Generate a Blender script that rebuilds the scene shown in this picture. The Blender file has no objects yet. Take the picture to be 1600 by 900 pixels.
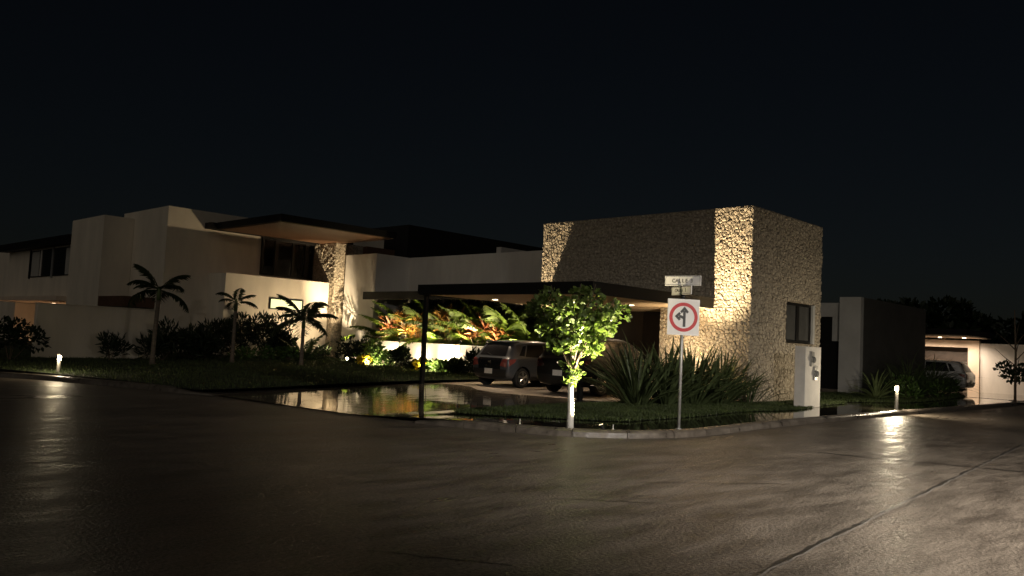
import bpy, bmesh, math, random
import numpy as np
from mathutils import Vector, Matrix, Euler, noise as mnoise
R = math.radians
S = bpy.context.scene
COL = S.collection

# ------------------------------------------------------------ camera, world, sun, exposure
CAM_H = 1.55
yaw, pitch, roll = R(44.1), R(3.80), R(2.815)
fwd = Vector((math.cos(yaw) * math.cos(pitch), math.sin(yaw) * math.cos(pitch), math.sin(pitch)))
rgt = Vector((math.sin(yaw), -math.cos(yaw), 0))
upv = rgt.cross(fwd)
r2 = rgt * math.cos(roll) + upv * math.sin(roll)
u2 = upv * math.cos(roll) - rgt * math.sin(roll)
cd = bpy.data.cameras.new('camera')
cam = bpy.data.objects.new('camera', cd); COL.objects.link(cam)
m = Matrix((r2, u2, -fwd)).transposed().to_4x4(); m.translation = (0, 0, CAM_H)
cam.matrix_world = m
cd.sensor_width = 36; cd.lens = 36 * 1285 / 1600; cd.clip_end = 3000; cd.clip_start = .1
S.camera = cam

SUN_EL, SUN_AZ = R(22), R(205)          # warm fill from behind the camera, added to lift the dim facades
w = bpy.data.worlds.new('World'); S.world = w; w.use_nodes = True
nt = w.node_tree; bg = nt.nodes['Background']
sky = nt.nodes.new('ShaderNodeTexSky'); sky.sky_type = 'NISHITA'; sky.sun_disc = False
sky.sun_elevation = SUN_EL; sky.sun_rotation = R(90) - SUN_AZ; sky.air_density = 1.0; sky.dust_density = 1.0; sky.ozone_density = 1.2
hsv = nt.nodes.new('ShaderNodeHueSaturation'); hsv.inputs['Saturation'].default_value = .85
nt.links.new(sky.outputs[0], hsv.inputs['Color']); nt.links.new(hsv.outputs[0], bg.inputs[0]); bg.inputs[1].default_value = 0.00085
sl = bpy.data.lights.new('night_fill', 'SUN'); sl.energy = 0.19; sl.angle = R(90); sl.color = (1, .88, .72)
so = bpy.data.objects.new('night_fill', sl); COL.objects.link(so)
sd = Vector((math.cos(SUN_AZ) * math.cos(SUN_EL), math.sin(SUN_AZ) * math.cos(SUN_EL), math.sin(SUN_EL)))
so.rotation_euler = sd.to_track_quat('Z', 'Y').to_euler()
S.view_settings.view_transform = 'Standard'; S.view_settings.look = 'None'
S.view_settings.gamma = 1; S.view_settings.exposure = 0; S.view_settings.use_curve_mapping = False
S.render.engine = 'CYCLES'
cy = S.cycles
cy.use_denoising = True; cy.use_light_tree = True; cy.max_bounces = 7; cy.diffuse_bounces = 3; cy.glossy_bounces = 4
cy.transmission_bounces = 5; cy.transparent_max_bounces = 6; cy.sample_clamp_indirect = 5; cy.caustics_reflective = False; cy.caustics_refractive = False
cy.blur_glossy = 0.3

# ------------------------------------------------------------ materials
MATS = {}
def _n(nt, t, **kw):
    n = nt.nodes.new(t)
    for k, v in kw.items(): setattr(n, k, v)
    return n
def mat(name, color, rough=.7, var=.15, scale=3., bump=0., bscale=40., metallic=0., ior=1.45, trans=0., spec=None,
        fine=0., rvar=0., coat=0., color2=None, stretch=(1, 1, 1), transl=0., tcol=None, emit=None, estr=0., perobj=0., detail=5):
    if name in MATS: return MATS[name]
    M = bpy.data.materials.new(name); M.use_nodes = True; t = M.node_tree; L = t.links
    b = t.nodes['Principled BSDF']
    b.inputs['Roughness'].default_value = rough; b.inputs['Metallic'].default_value = metallic
    b.inputs['IOR'].default_value = ior; b.inputs['Coat Weight'].default_value = coat
    b.inputs['Transmission Weight'].default_value = trans
    if spec is not None: b.inputs['Specular IOR Level'].default_value = spec
    tc = _n(t, 'ShaderNodeTexCoord'); mp = _n(t, 'ShaderNodeMapping'); mp.inputs['Scale'].default_value = stretch
    geo = _n(t, 'ShaderNodeNewGeometry')
    L.new(geo.outputs['Position'], mp.inputs['Vector'])
    nz = _n(t, 'ShaderNodeTexNoise'); nz.inputs['Scale'].default_value = scale; nz.inputs['Detail'].default_value = detail
    nz.inputs['Roughness'].default_value = .62
    L.new(mp.outputs[0], nz.inputs['Vector'])
    c2 = color2 or tuple(c * (1 - var) for c in color); c1 = color if color2 else tuple(min(1, c * (1 + var)) for c in color)
    mx = _n(t, 'ShaderNodeMix', data_type='RGBA'); mx.inputs[6].default_value = (*c2, 1); mx.inputs[7].default_value = (*c1, 1)
    rm = _n(t, 'ShaderNodeMapRange'); rm.inputs[1].default_value = .32; rm.inputs[2].default_value = .68
    L.new(nz.outputs[0], rm.inputs[0]); L.new(rm.outputs[0], mx.inputs[0])
    colout = mx.outputs[2]
    if perobj:
        oi = _n(t, 'ShaderNodeObjectInfo'); hs = _n(t, 'ShaderNodeHueSaturation')
        mr = _n(t, 'ShaderNodeMapRange'); mr.inputs[3].default_value = 1 - perobj; mr.inputs[4].default_value = 1 + perobj
        L.new(oi.outputs['Random'], mr.inputs[0]); L.new(mr.outputs[0], hs.inputs['Value']); L.new(colout, hs.inputs['Color']); colout = hs.outputs[0]
    L.new(colout, b.inputs['Base Color'])
    if rvar:
        rr = _n(t, 'ShaderNodeMapRange'); rr.inputs[1].default_value = .3; rr.inputs[2].default_value = .7
        rr.inputs[3].default_value = max(.02, rough - rvar); rr.inputs[4].default_value = min(1, rough + rvar)
        L.new(nz.outputs[0], rr.inputs[0]); L.new(rr.outputs[0], b.inputs['Roughness'])
    if bump:
        n2 = _n(t, 'ShaderNodeTexNoise'); n2.inputs['Scale'].default_value = bscale; n2.inputs['Detail'].default_value = 4
        L.new(mp.outputs[0], n2.inputs['Vector'])
        bp = _n(t, 'ShaderNodeBump'); bp.inputs['Strength'].default_value = 1; bp.inputs['Distance'].default_value = bump
        L.new(n2.outputs[0], bp.inputs['Height']); L.new(bp.outputs[0], b.inputs['Normal'])
    if emit:
        b.inputs['Emission Color'].default_value = (*emit, 1); b.inputs['Emission Strength'].default_value = estr
    if transl:
        tr = _n(t, 'ShaderNodeBsdfTranslucent'); ms = _n(t, 'ShaderNodeMixShader'); ms.inputs[0].default_value = transl
        if tcol: tr.inputs[0].default_value = (*tcol, 1)
        else: L.new(colout, tr.inputs[0])
        L.new(b.outputs[0], ms.inputs[1]); L.new(tr.outputs[0], ms.inputs[2])
        L.new(ms.outputs[0], t.nodes['Material Output'].inputs[0])
    MATS[name] = M; return M

def road_mat():
    M = bpy.data.materials.new('wet_road'); M.use_nodes = True; t = M.node_tree; L = t.links; b = t.nodes['Principled BSDF']
    geo = _n(t, 'ShaderNodeNewGeometry'); P = geo.outputs['Position']
    def nz(scale, detail=5, stretch=None, rough=.6):
        n = _n(t, 'ShaderNodeTexNoise'); n.inputs['Scale'].default_value = scale; n.inputs['Detail'].default_value = detail; n.inputs['Roughness'].default_value = rough
        if stretch:
            mp = _n(t, 'ShaderNodeMapping'); mp.inputs['Rotation'].default_value = (0, 0, R(46)); mp.inputs['Scale'].default_value = stretch
            L.new(P, mp.inputs[0]); L.new(mp.outputs[0], n.inputs['Vector'])
        else: L.new(P, n.inputs['Vector'])
        return n.outputs[0]
    def rng(x, a, b_, c, d):
        r = _n(t, 'ShaderNodeMapRange'); r.inputs[1].default_value = a; r.inputs[2].default_value = b_; r.inputs[3].default_value = c; r.inputs[4].default_value = d
        L.new(x, r.inputs[0]); return r.outputs[0]
    def mth(op, a, b_):
        n = _n(t, 'ShaderNodeMath', operation=op)
        for i, v in enumerate((a, b_)):
            if isinstance(v, (int, float)): n.inputs[i].default_value = v
            else: L.new(v, n.inputs[i])
        return n.outputs[0]
    big = nz(.35, 4, (.5, 1.3, 1)); med = nz(2.2, 2.5, (.45, 1.5, 1)); fine = nz(85, 3); rip = nz(5.5, 4, (.55, 2.0, 1)); agg = nz(30, 4)
    mx = _n(t, 'ShaderNodeMix', data_type='RGBA'); mx.inputs[6].default_value = (.034, .027, .021, 1); mx.inputs[7].default_value = (.27, .228, .185, 1)
    L.new(rng(mth('ADD', mth('ADD', mth('MULTIPLY', med, .22), mth('MULTIPLY', big, .22)), mth('ADD', mth('MULTIPLY', agg, .30), mth('MULTIPLY', fine, .26))), .42, .58, 0, 1), mx.inputs[0])
    L.new(mx.outputs[2], b.inputs['Base Color'])
    # roughness: wet film everywhere, smooth shallow pools here and there
    pool = rng(big, .58, .70, 0, 1)
    rgh = rng(med, .3, .7, .30, .50)
    ro = mth('SUBTRACT', rgh, mth('MULTIPLY', pool, .14))
    L.new(ro, b.inputs['Roughness'])
    b.inputs['IOR'].default_value = 1.35
    b1 = _n(t, 'ShaderNodeBump'); b1.inputs['Distance'].default_value = .016
    L.new(mth('SUBTRACT', 1, mth('MULTIPLY', pool, .6)), b1.inputs['Strength']); L.new(agg, b1.inputs['Height'])
    b2 = _n(t, 'ShaderNodeBump'); b2.inputs['Distance'].default_value = .004
    L.new(fine, b2.inputs['Height']); L.new(b1.outputs[0], b2.inputs['Normal'])
    b3 = _n(t, 'ShaderNodeBump'); b3.inputs['Distance'].default_value = .007
    L.new(med, b3.inputs['Height']); L.new(b2.outputs[0], b3.inputs['Normal'])
    b4 = _n(t, 'ShaderNodeBump'); b4.inputs['Distance'].default_value = .016
    L.new(rip, b4.inputs['Height']); L.new(b3.outputs[0], b4.inputs['Normal']); L.new(b4.outputs[0], b.inputs['Normal'])
    return M

def water_mat(name, col, ripple=.004):
    M = bpy.data.materials.new(name); M.use_nodes = True; t = M.node_tree; L = t.links; b = t.nodes['Principled BSDF']
    geo = _n(t, 'ShaderNodeNewGeometry')
    mp = _n(t, 'ShaderNodeMapping'); mp.inputs['Rotation'].default_value = (0, 0, R(46)); mp.inputs['Scale'].default_value = (.8, 2.2, 1)
    L.new(geo.outputs['Position'], mp.inputs[0])
    n1 = _n(t, 'ShaderNodeTexNoise'); n1.inputs['Scale'].default_value = 1.6; n1.inputs['Detail'].default_value = 3
    n2 = _n(t, 'ShaderNodeTexNoise'); n2.inputs['Scale'].default_value = .35; n2.inputs['Detail'].default_value = 2
    n3 = _n(t, 'ShaderNodeTexNoise'); n3.inputs['Scale'].default_value = 3; n3.inputs['Detail'].default_value = 6
    L.new(mp.outputs[0], n1.inputs['Vector']); L.new(geo.outputs['Position'], n2.inputs['Vector']); L.new(geo.outputs['Position'], n3.inputs['Vector'])
    mx = _n(t, 'ShaderNodeMix', data_type='RGBA'); mx.inputs[6].default_value = (*[c * .7 for c in col], 1); mx.inputs[7].default_value = (*[c * 1.3 for c in col], 1)
    L.new(n3.outputs[0], mx.inputs[0]); L.new(mx.outputs[2], b.inputs['Base Color'])
    bp = _n(t, 'ShaderNodeBump'); bp.inputs['Distance'].default_value = ripple
    st = _n(t, 'ShaderNodeMapRange'); st.inputs[1].default_value = .42; st.inputs[2].default_value = .62; st.inputs[3].default_value = .15
    L.new(n2.outputs[0], st.inputs[0]); L.new(st.outputs[0], bp.inputs['Strength'])
    L.new(n1.outputs[0], bp.inputs['Height']); L.new(bp.outputs[0], b.inputs['Normal'])
    rr_ = _n(t, 'ShaderNodeMapRange'); rr_.inputs[1].default_value = .40; rr_.inputs[2].default_value = .65; rr_.inputs[3].default_value = .015; rr_.inputs[4].default_value = .05
    L.new(n2.outputs[0], rr_.inputs[0]); L.new(rr_.outputs[0], b.inputs['Roughness']); b.inputs['IOR'].default_value = 1.6
    return M

PL = mat('plaster_cream', (.73, .66, .55), .85, .10, 1.1, .002, 60, stretch=(1, 1, .3))
PW = mat('plaster_white', (.74, .71, .66), .85, .10, 1.1, .002, 60, stretch=(1, 1, .3))
PG = mat('plaster_grey', (.46, .46, .45), .85, .10, 1.2, .002, 60)
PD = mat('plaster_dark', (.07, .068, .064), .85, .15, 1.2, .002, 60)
PP = mat('plaster_peach', (.70, .58, .46), .85, .06, 1.2, .002, 60)
STONE = mat('rubble_stone', (.37, .325, .255), .9, .42, 11, .04, 15, perobj=.15)
MORTAR = mat('mortar', (.24, .20, .15), .95, .2, 10, .01, 40)
DARK = mat('dark_metal', (.008, .008, .008), .6, .1, 6, spec=.25)
FRAME = mat('window_frame', (.015, .014, .013), .4, .1, 6)
GLASS = mat('window_glass', (.02, .022, .022), .06, .1, 2, ior=1.5)
CURT = mat('curtain', (.42, .41, .38), .9, .2, 4, stretch=(6, 6, .3))
WOOD = mat('wood_soffit', (.095, .048, .024), .6, .25, 5, .001, 40, stretch=(8, 1, 1))
SOFF = mat('plaster_soffit', (.62, .47, .31), .8, .06, 2)
CONC = mat('concrete_kerb', (.115, .098, .08), .42, .45, 5, .006, 30, rvar=.2)
DRIVE = mat('driveway_concrete', (.36, .30, .24), .55, .2, 2.5, .003, 30, rvar=.15)
PAVE = mat('pavement_concrete', (.16, .145, .12), .35, .3, 3, .004, 30, rvar=.15)
SOIL = mat('soil', (.035, .027, .018), .95, .3, 6, .02, 20)
LAWN = mat('lawn_soil', (.022, .034, .010), .95, .4, 5, .03, 30)
GRASS = mat('grass_blade', (.062, .088, .028), .6, .45, 1.3, transl=.3)
BARK = mat('bark', (.13, .10, .075), .9, .3, 18, .01, 30, stretch=(1, 1, .3))
LIME = mat('limewash', (.80, .78, .72), .9, .10, 10, .006, 40)
PALMB = mat('palm_trunk', (.17, .14, .11), .9, .3, 14, .008, 25, stretch=(.4, .4, 3))
SHAFT = mat('palm_crownshaft', (.09, .13, .05), .5, .2, 6)
LEAF = mat('leaf_tree', (.135, .215, .06), .38, .6, 7, transl=.3, tcol=(.17, .27, .045), color2=(.085, .095, .03))
LEAFD = mat('leaf_dark', (.020, .034, .012), .45, .45, 3, transl=.2)
LEAFG = mat('leaf_garden', (.085, .16, .035), .45, .5, 5, transl=.3)
LEAFY = mat('leaf_lime', (.20, .28, .03), .45, .4, 5, transl=.4)
LEAFYEL = mat('leaf_yellow', (.55, .45, .02), .45, .3, 8, transl=.4)
LEAFR = mat('leaf_red', (.34, .08, .045), .45, .5, 6, transl=.3, color2=(.17, .10, .03))
LEAFO = mat('leaf_orange', (.46, .20, .05), .45, .4, 6, transl=.35, color2=(.24, .17, .03))
FROND = mat('palm_frond', (.035, .055, .018), .5, .4, 4, transl=.2)
FROND_Y = mat('areca_frond', (.10, .155, .022), .45, .5, 4, transl=.4)
FLAX = mat('flax_leaf', (.085, .115, .048), .42, .45, 7, transl=.12, perobj=.25)
YUC = mat('yucca_leaf', (.17, .22, .09), .45, .4, 7, transl=.15, perobj=.2)
GALV = mat('galvanised_steel', (.45, .45, .44), .45, .15, 12, metallic=.6)
SIGNW = mat('sign_white', (.82, .80, .78), .5, .05, 14, stretch=(14, 14, .3), emit=(1, .96, .92), estr=0.0)
SIGNR = mat('sign_red', (.52, .005, .012), .5, .08, 10)
SIGNB = mat('sign_black', (.012, .012, .012), .5, .1, 10)
TEXTG = mat('sign_lettering', (.05, .045, .04), .6, .1, 10)
BOXW = mat('painted_box', (.76, .73, .68), .7, .09, 2.5, .0015, 50)
METER = mat('meter_plastic', (.36, .35, .33), .35, .2, 20)
CLEAR = mat('meter_glass', (.26, .26, .25), .08, .1, 10)
PAINT1 = mat('car_paint_grey', (.062, .068, .078), .35, .06, 3, metallic=.2, coat=.5)
PAINT2 = mat('car_paint_black', (.006, .006, .006), .4, .06, 3, spec=.3)
PAINT3 = mat('car_paint_silver', (.62, .62, .62), .3, .05, 3, metallic=.3, coat=.8)
CGLASS = mat('car_glass', (.012, .012, .013), .07, .1, 2, ior=1.22)
TYRE = mat('tyre_rubber', (.014, .014, .014), .85, .2, 12)
RIM = mat('alloy_rim', (.36, .36, .35), .3, .1, 8, metallic=.8)
TRIM = mat('black_trim', (.012, .012, .012), .55, .2, 8)
TAIL = mat('tail_light', (.24, .06, .05), .15, .1, 10, coat=1)
CHROME = mat('chrome', (.8, .8, .8), .12, .05, 8, metallic=1)
PLATEW = mat('plate_white', (.72, .70, .66), .5, .12, 30)
STEEL = mat('bollard_steel', (.36, .35, .33), .4, .1, 10, metallic=.5)
def emis(name, col, s): return mat(name, col, .5, 0, emit=col, estr=s)
E_WARM = emis('lamp_glow_warm', (1, .80, .48), 60)
E_BOL = emis('bollard_glow', (1, .82, .50), 30)
E_LENS = emis('spot_lens_glow', (1, .80, .48), 3)
E_DOWN = emis('downlight_glow', (1, .80, .55), 9)
E_SLIT = emis('lit_room', (.82, .88, .50), .85)

# ------------------------------------------------------------ mesh helpers
class MB:
    def __init__(s): s.v = []; s.f = []; s.smooth = False
    def add(s, vs, fs):
        o = len(s.v); s.v += [tuple(p) for p in vs]; s.f += [tuple(i + o for i in q) for q in fs]; return s
    def box(s, x0, x1, y0, y1, z0, z1):
        return s.add([(x0, y0, z0), (x1, y0, z0), (x1, y1, z0), (x0, y1, z0), (x0, y0, z1), (x1, y0, z1), (x1, y1, z1), (x0, y1, z1)],
                     [(0, 3, 2, 1), (4, 5, 6, 7), (0, 1, 5, 4), (1, 2, 6, 5), (2, 3, 7, 6), (3, 0, 4, 7)])
    def tube(s, pts, rad, n=8, cap=True):
        pts = [Vector(p) for p in pts]; k = len(pts)
        if not isinstance(rad, (list, tuple)): rad = [rad] * k
        vs = []; a = None
        for i, p in enumerate(pts):
            t = (pts[min(i + 1, k - 1)] - pts[max(i - 1, 0)]).normalized()
            if a is None: a = t.orthogonal().normalized()
            a = (a - t * a.dot(t)).normalized(); b = t.cross(a)
            for j in range(n):
                th = 2 * math.pi * j / n; vs.append(p + (a * math.cos(th) + b * math.sin(th)) * rad[i])
        fs = [(i * n + j, i * n + (j + 1) % n, (i + 1) * n + (j + 1) % n, (i + 1) * n + j) for i in range(k - 1) for j in range(n)]
        if cap: fs += [tuple(range(n - 1, -1, -1)), tuple((k - 1) * n + j for j in range(n))]
        return s.add(vs, fs)
    def lathe(s, prof, c=(0, 0, 0), n=16, axis='z'):
        vs = []; k = len(prof)
        for r, h in prof:
            for j in range(n):
                th = 2 * math.pi * j / n; a, b = r * math.cos(th), r * math.sin(th)
                q = {'z': (a, b, h), 'y': (a, h, b), 'x': (h, a, b)}[axis]
                vs.append((q[0] + c[0], q[1] + c[1], q[2] + c[2]))
        fs = [(i * n + j, i * n + (j + 1) % n, (i + 1) * n + (j + 1) % n, (i + 1) * n + j) for i in range(k - 1) for j in range(n)]
        fs += [tuple(range(n - 1, -1, -1)), tuple((k - 1) * n + j for j in range(n))]
        return s.add(vs, fs)
    def prism(s, poly, z0, z1):     # polygon in xy
        n = len(poly)
        vs = [(p[0], p[1], z0) for p in poly] + [(p[0], p[1], z1) for p in poly]
        return s.add(vs, [tuple(range(n - 1, -1, -1)), tuple(range(n, 2 * n))] + [(i, (i + 1) % n, n + (i + 1) % n, n + i) for i in range(n)])
    def mesh(s, name, M, org=None):
        me = bpy.data.meshes.new(name)
        V = s.v if org is None else [(p[0] - org[0], p[1] - org[1], p[2] - org[2]) for p in s.v]
        me.from_pydata(V, [], s.f); me.materials.append(M)
        if s.smooth: me.shade_smooth()
        return me
    def build(s, name, M, parent=None, world=True, bevel=0, smooth=False):
        s.smooth = smooth
        a = np.array(s.v); org = (a.min(0) + a.max(0)) / 2
        if not parent: org[2] = a[:, 2].min()
        o = bpy.data.objects.new(name, s.mesh(name, M, org)); COL.objects.link(o)
        if parent:
            o.parent = parent
            o.location = Vector(org) - (wloc(parent) if world else Vector((0, 0, 0)))
        else: o.location = org
        if bevel:
            b = o.modifiers.new('bevel', 'BEVEL'); b.width = bevel; b.segments = 2; b.limit_method = 'ANGLE'
        return o
def wloc(o):
    v = Vector((0, 0, 0))
    while o: v = v + o.location; o = o.parent
    return v
def B(*a): return MB().box(*a)
def tag(o, label, cat, group=None, kind=None):
    if label: o['label'] = label
    if cat: o['category'] = cat
    if group: o['group'] = group
    if kind: o['kind'] = kind
    return o
def thing(name, label, cat, loc=(0, 0, 0), rz=0, group=None):
    o = bpy.data.objects.new(name, None); COL.objects.link(o); o.empty_display_size = .2
    o.location = loc; o.rotation_euler = (0, 0, rz); return tag(o, label, cat, group)
def struct(o): o['kind'] = 'structure'; return o
def stuff(o): o['kind'] = 'stuff'; return o
def copy_tree(o, parent=None):
    c = o.copy(); COL.objects.link(c); c.parent = parent
    for ch in list(o.children): copy_tree(ch, c)
    return c
def np_mesh(name, V, F, M, parent=None, smooth=False, loc=None):
    """V (n,3), F (m,k)"""
    me = bpy.data.meshes.new(name); V = np.asarray(V, np.float32); F = np.asarray(F, np.int32)
    me.vertices.add(len(V)); me.vertices.foreach_set('co', V.ravel())
    k = F.shape[1]; me.loops.add(F.size); me.loops.foreach_set('vertex_index', F.ravel())
    me.polygons.add(len(F)); me.polygons.foreach_set('loop_start', np.arange(0, F.size, k, dtype=np.int32))
    me.update(calc_edges=True); me.materials.append(M)
    if smooth: me.shade_smooth()
    o = bpy.data.objects.new(name, me); COL.objects.link(o)
    if parent: o.parent = parent
    if loc is not None: o.location = loc
    return o
def lamp(kind, parent, loc, target=None, energy=10, color=(1, .78, .5), angle=90, blend=1., radius=.04, name='lamp_light'):
    d = bpy.data.lights.new(name, kind); d.energy = energy; d.color = color; d.shadow_soft_size = radius
    if kind == 'SPOT': d.spot_size = R(angle); d.spot_blend = blend
    o = bpy.data.objects.new(name, d); COL.objects.link(o); o.parent = parent
    base = wloc(parent) if parent else Vector((0, 0, 0))
    o.location = Vector(loc) - base
    if target: o.rotation_euler = (Vector(target) - Vector(loc)).to_track_quat('-Z', 'Y').to_euler()
    return o
def sheet(name, poly, zf, M, step=.5, parent=None):
    bm = bmesh.new(); bm.faces.new([bm.verts.new((p[0], p[1], 0)) for p in poly])
    xs = [p[0] for p in poly]; ys = [p[1] for p in poly]
    for ax, lo, hi in ((0, min(xs), max(xs)), (1, min(ys), max(ys))):
        c = lo + step
        while c < hi:
            n = [0, 0, 0]; n[ax] = 1; co = [0, 0, 0]; co[ax] = c
            bmesh.ops.bisect_plane(bm, geom=bm.verts[:] + bm.edges[:] + bm.faces[:], plane_co=co, plane_no=n); c += step
    for v in bm.verts: v.co.z = zf(v.co.x, v.co.y)
    bmesh.ops.recalc_face_normals(bm, faces=bm.faces[:])
    if sum(f.normal.z for f in bm.faces) < 0: bmesh.ops.reverse_faces(bm, faces=bm.faces[:])
    me = bpy.data.meshes.new(name); bm.to_mesh(me); bm.free(); me.materials.append(M); me.shade_smooth()
    o = bpy.data.objects.new(name, me); COL.objects.link(o)
    if parent: o.parent = parent
    return o
def inpoly(X, Y, poly):
    ins = np.zeros(X.shape, bool); n = len(poly)
    for i in range(n):
        x1, y1 = poly[i]; x2, y2 = poly[(i + 1) % n]
        if y1 == y2: continue
        c = ((y1 > Y) != (y2 > Y)) & (X < (x2 - x1) * (Y - y1) / (y2 - y1) + x1); ins ^= c
    return ins
def smooth_path(pts, n=6, closed=False):
    P = [Vector((*p, 0)) for p in pts]; out = []
    for i in range(len(P) - 1):
        p0, p1, p2, p3 = P[max(i - 1, 0)], P[i], P[i + 1], P[min(i + 2, len(P) - 1)]
        for k in range(n):
            t = k / n
            q = .5 * ((2 * p1) + (p2 - p0) * t + (2 * p0 - 5 * p1 + 4 * p2 - p3) * t * t + (3 * p1 - p0 - 3 * p2 + p3) * t ** 3)
            out.append((q.x, q.y))
    out.append((P[-1].x, P[-1].y)); return out

# ------------------------------------------------------------ ground, road, kerb, driveway, lawns
struct(B(-700, 900, -700, 900, -.4, -.06).build('ground', SOIL))
ROADM = road_mat()
struct(sheet('road', [(-60, -60), (140, -60), (140, 140), (-60, 140)], lambda x, y: 0, ROADM, 20))
# dark seams in the paving
def seam(name, pts, wdt, M, z=.004):
    b = MB()
    for i in range(len(pts) - 1):
        a, c = Vector((*pts[i], 0)), Vector((*pts[i + 1], 0)); n = (c - a).normalized().cross(Vector((0, 0, 1))) * wdt
        b.add([a + n, c + n, c - n, a - n], [(0, 1, 2, 3)])
    b.v = [(p[0], p[1], z) for p in b.v]; return struct(b.build(name, M))
rnd = random.Random(3)
def jit(a, b, k, amp):
    return [(a[0] + (b[0] - a[0]) * i / k + rnd.uniform(-amp, amp), a[1] + (b[1] - a[1]) * i / k + rnd.uniform(-amp, amp)) for i in range(k + 1)]
SEAM_D = mat('road_tar_seam', (.035, .031, .026), .35, .3, 10, .006, 30)
SEAM_L = mat('road_joint_mortar', (.22, .20, .18), .6, .3, 10, .006, 30)
seam('road_seam', jit((4.4, 2.68), (19.35, 4.13), 90, .014), .009, SEAM_L, .006)
seam('road_seam', jit((4.4, 2.71), (19.35, 4.16), 110, .02), .022, SEAM_D, .003)
seam('road_seam', jit((13.35, 5.8), (14.45, 2.6), 34, .035), .05, SEAM_D, .004)
seam('road_seam', jit((8.1, 5.6), (9.7, 4.55), 18, .03), .012, SEAM_D)
seam('road_seam', jit((6.4, 5.5), (7.2, 4.7), 12, .03), .010, SEAM_D)
seam('road_seam', jit((3.7, 4.9), (4.25, 4.0), 14, .02), .010, SEAM_D)

KR = [(80, 8.6), (38.7, 8.5), (30, 8.46), (21, 8.42), (16.5, 8.25), (13.9, 8.05), (12.7, 8.12), (11.7, 8.5), (10.9, 9.1), (10.35, 10.1), (9.95, 11.1), (9.6, 12.1)]
KL = [(9.0, 18.1), (8.55, 18.9), (8.05, 20.6), (7.5, 22.0), (6.95, 23.4), (6.2, 24.6), (4.4, 26.4), (0, 29.4), (-8, 34)]
kerbE = struct(bpy.data.objects.new('kerb', None)); COL.objects.link(kerbE); kerbE.location = (13, 8.1, 0)
PROF = [(0, -.03), (.02, .085), (.055, .118), (.10, .13), (.20, .13), (.20, -.03)]      # offset inwards, height
def resample(pts, d):
    out = [pts[0]]; acc = 0
    for i in range(len(pts) - 1):
        a, b = Vector(pts[i]), Vector(pts[i + 1]); l = (b - a).length; pos = d - acc
        while pos <= l:
            q = a + (b - a) * (pos / l); out.append((q.x, q.y)); pos += d
        acc = (acc + l) % d
    return out
def kerb(path, side, drop_end=None):
    P = resample(smooth_path(path, 10), .25); n = len(P)
    for s in range(0, n - 4, 4):
        if s * .25 > 34 and False: break
        b = MB(); vs = []
        for k in range(5):
            i = min(s + k, n - 1); p = Vector((*P[i], 0)); t = Vector((*P[min(i + 1, n - 1)], 0)) - Vector((*P[max(i - 1, 0)], 0)); t.normalize()
            nrm = Vector((-t.y, t.x, 0)) * side
            q = p
            if k == 0: q = p + t * .006
            if k == 4: q = p - t * .006
            hs = 1.
            if drop_end is not None:
                dd = (i if drop_end == 0 else n - 1 - i) * .25; hs = min(1, .15 + dd / 1.6)
            j = mnoise.noise((p.x * 1.7, p.y * 1.7, 0)) * .008
            for o, h in PROF: vs.append(q + nrm * o + Vector((0, 0, h * (hs if h > 0 else 1) + (j if h > .1 else 0))))
        m_ = len(PROF); fs = [(k * m_ + j, k * m_ + (j + 1) % m_, (k + 1) * m_ + (j + 1) % m_, (k + 1) * m_ + j) for k in range(4) for j in range(m_)]
        fs += [tuple(range(m_)), tuple(4 * m_ + j for j in range(m_ - 1, -1, -1))]
        b.add(vs, fs).build('kerb_stone', CONC, kerbE)
kerb([p for p in KR if p[0] < 50], -1, 1)
kerb(KL, -1, 0)

def pz(x, y):
    sl_ = .020 + .0130 * max(0, x - 9.5)
    t = min(1, max(0, (y - 11.4) / 1.8)); t = t * t * (3 - 2 * t)
    return (.098 * (1 - t) + sl_ * t) if x < 24 else .098
def lz(x, y): return .115 + .008 * max(0, x - 9) + .012 * max(0, y - 19)
inner = [(x + (0.0), y + .17) for x, y in KR[:7]]
LOT_R = [(80, 8.75), (38.7, 8.65), (21, 8.58), (16.5, 8.42), (13.9, 8.22), (12.8, 8.28), (11.8, 8.66), (11.05, 9.2), (10.5, 10.2), (10.1, 11.2), (9.72, 12.2)]
drive_low = [(9.72, 12.2), (11.6, 12.5), (14.1, 13.0), (16.6, 13.15), (22.6, 13.2), (25.2, 13.2)]
drive_up = [(25.2, 20.9), (22.5, 20.75), (19.4, 20.5), (16.9, 20.25), (13, 19.3), (10.6, 18.5), (9.0, 18.0)]
struct(sheet('pavement', LOT_R + drive_low[1:] + [(25.2, 16), (80, 16)], lambda x, y: pz(x, y) - .012, PAVE, .6))
struct(sheet('driveway', drive_low + drive_up + [(9.15, 16), (9.4, 13.5)], lambda x, y: pz(x, y), DRIVE, .6))
struct(sheet('sloping_apron', [(9.72, 12.2), (9.4, 13.5), (9.15, 16), (9.0, 18.0), (8.75, 18.0), (8.9, 16), (9.15, 13.5), (9.5, 12.2)], lambda x, y: .002 + (.015 if x > {0: 9.6}.get(0) - .055 * (y - 12.2) else 0), CONC, 5))
WATER = water_mat('rain_water', (.24, .20, .15), .006)
WATER_D = water_mat('rain_water_dark', (.028, .026, .018), .003)
wet_edge = [(17.3, 13.3), (17.0, 15), (16.6, 16.5), (16.9, 17.6), (17.6, 18.6), (17.8, 19.4), (17.5, 20.3)]
struct(sheet('puddle', drive_low[:4] + wet_edge + drive_up[3:] + [(9.15, 16), (9.4, 13.5)], lambda x, y: pz(x, y) + .006, WATER, .5))
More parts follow.
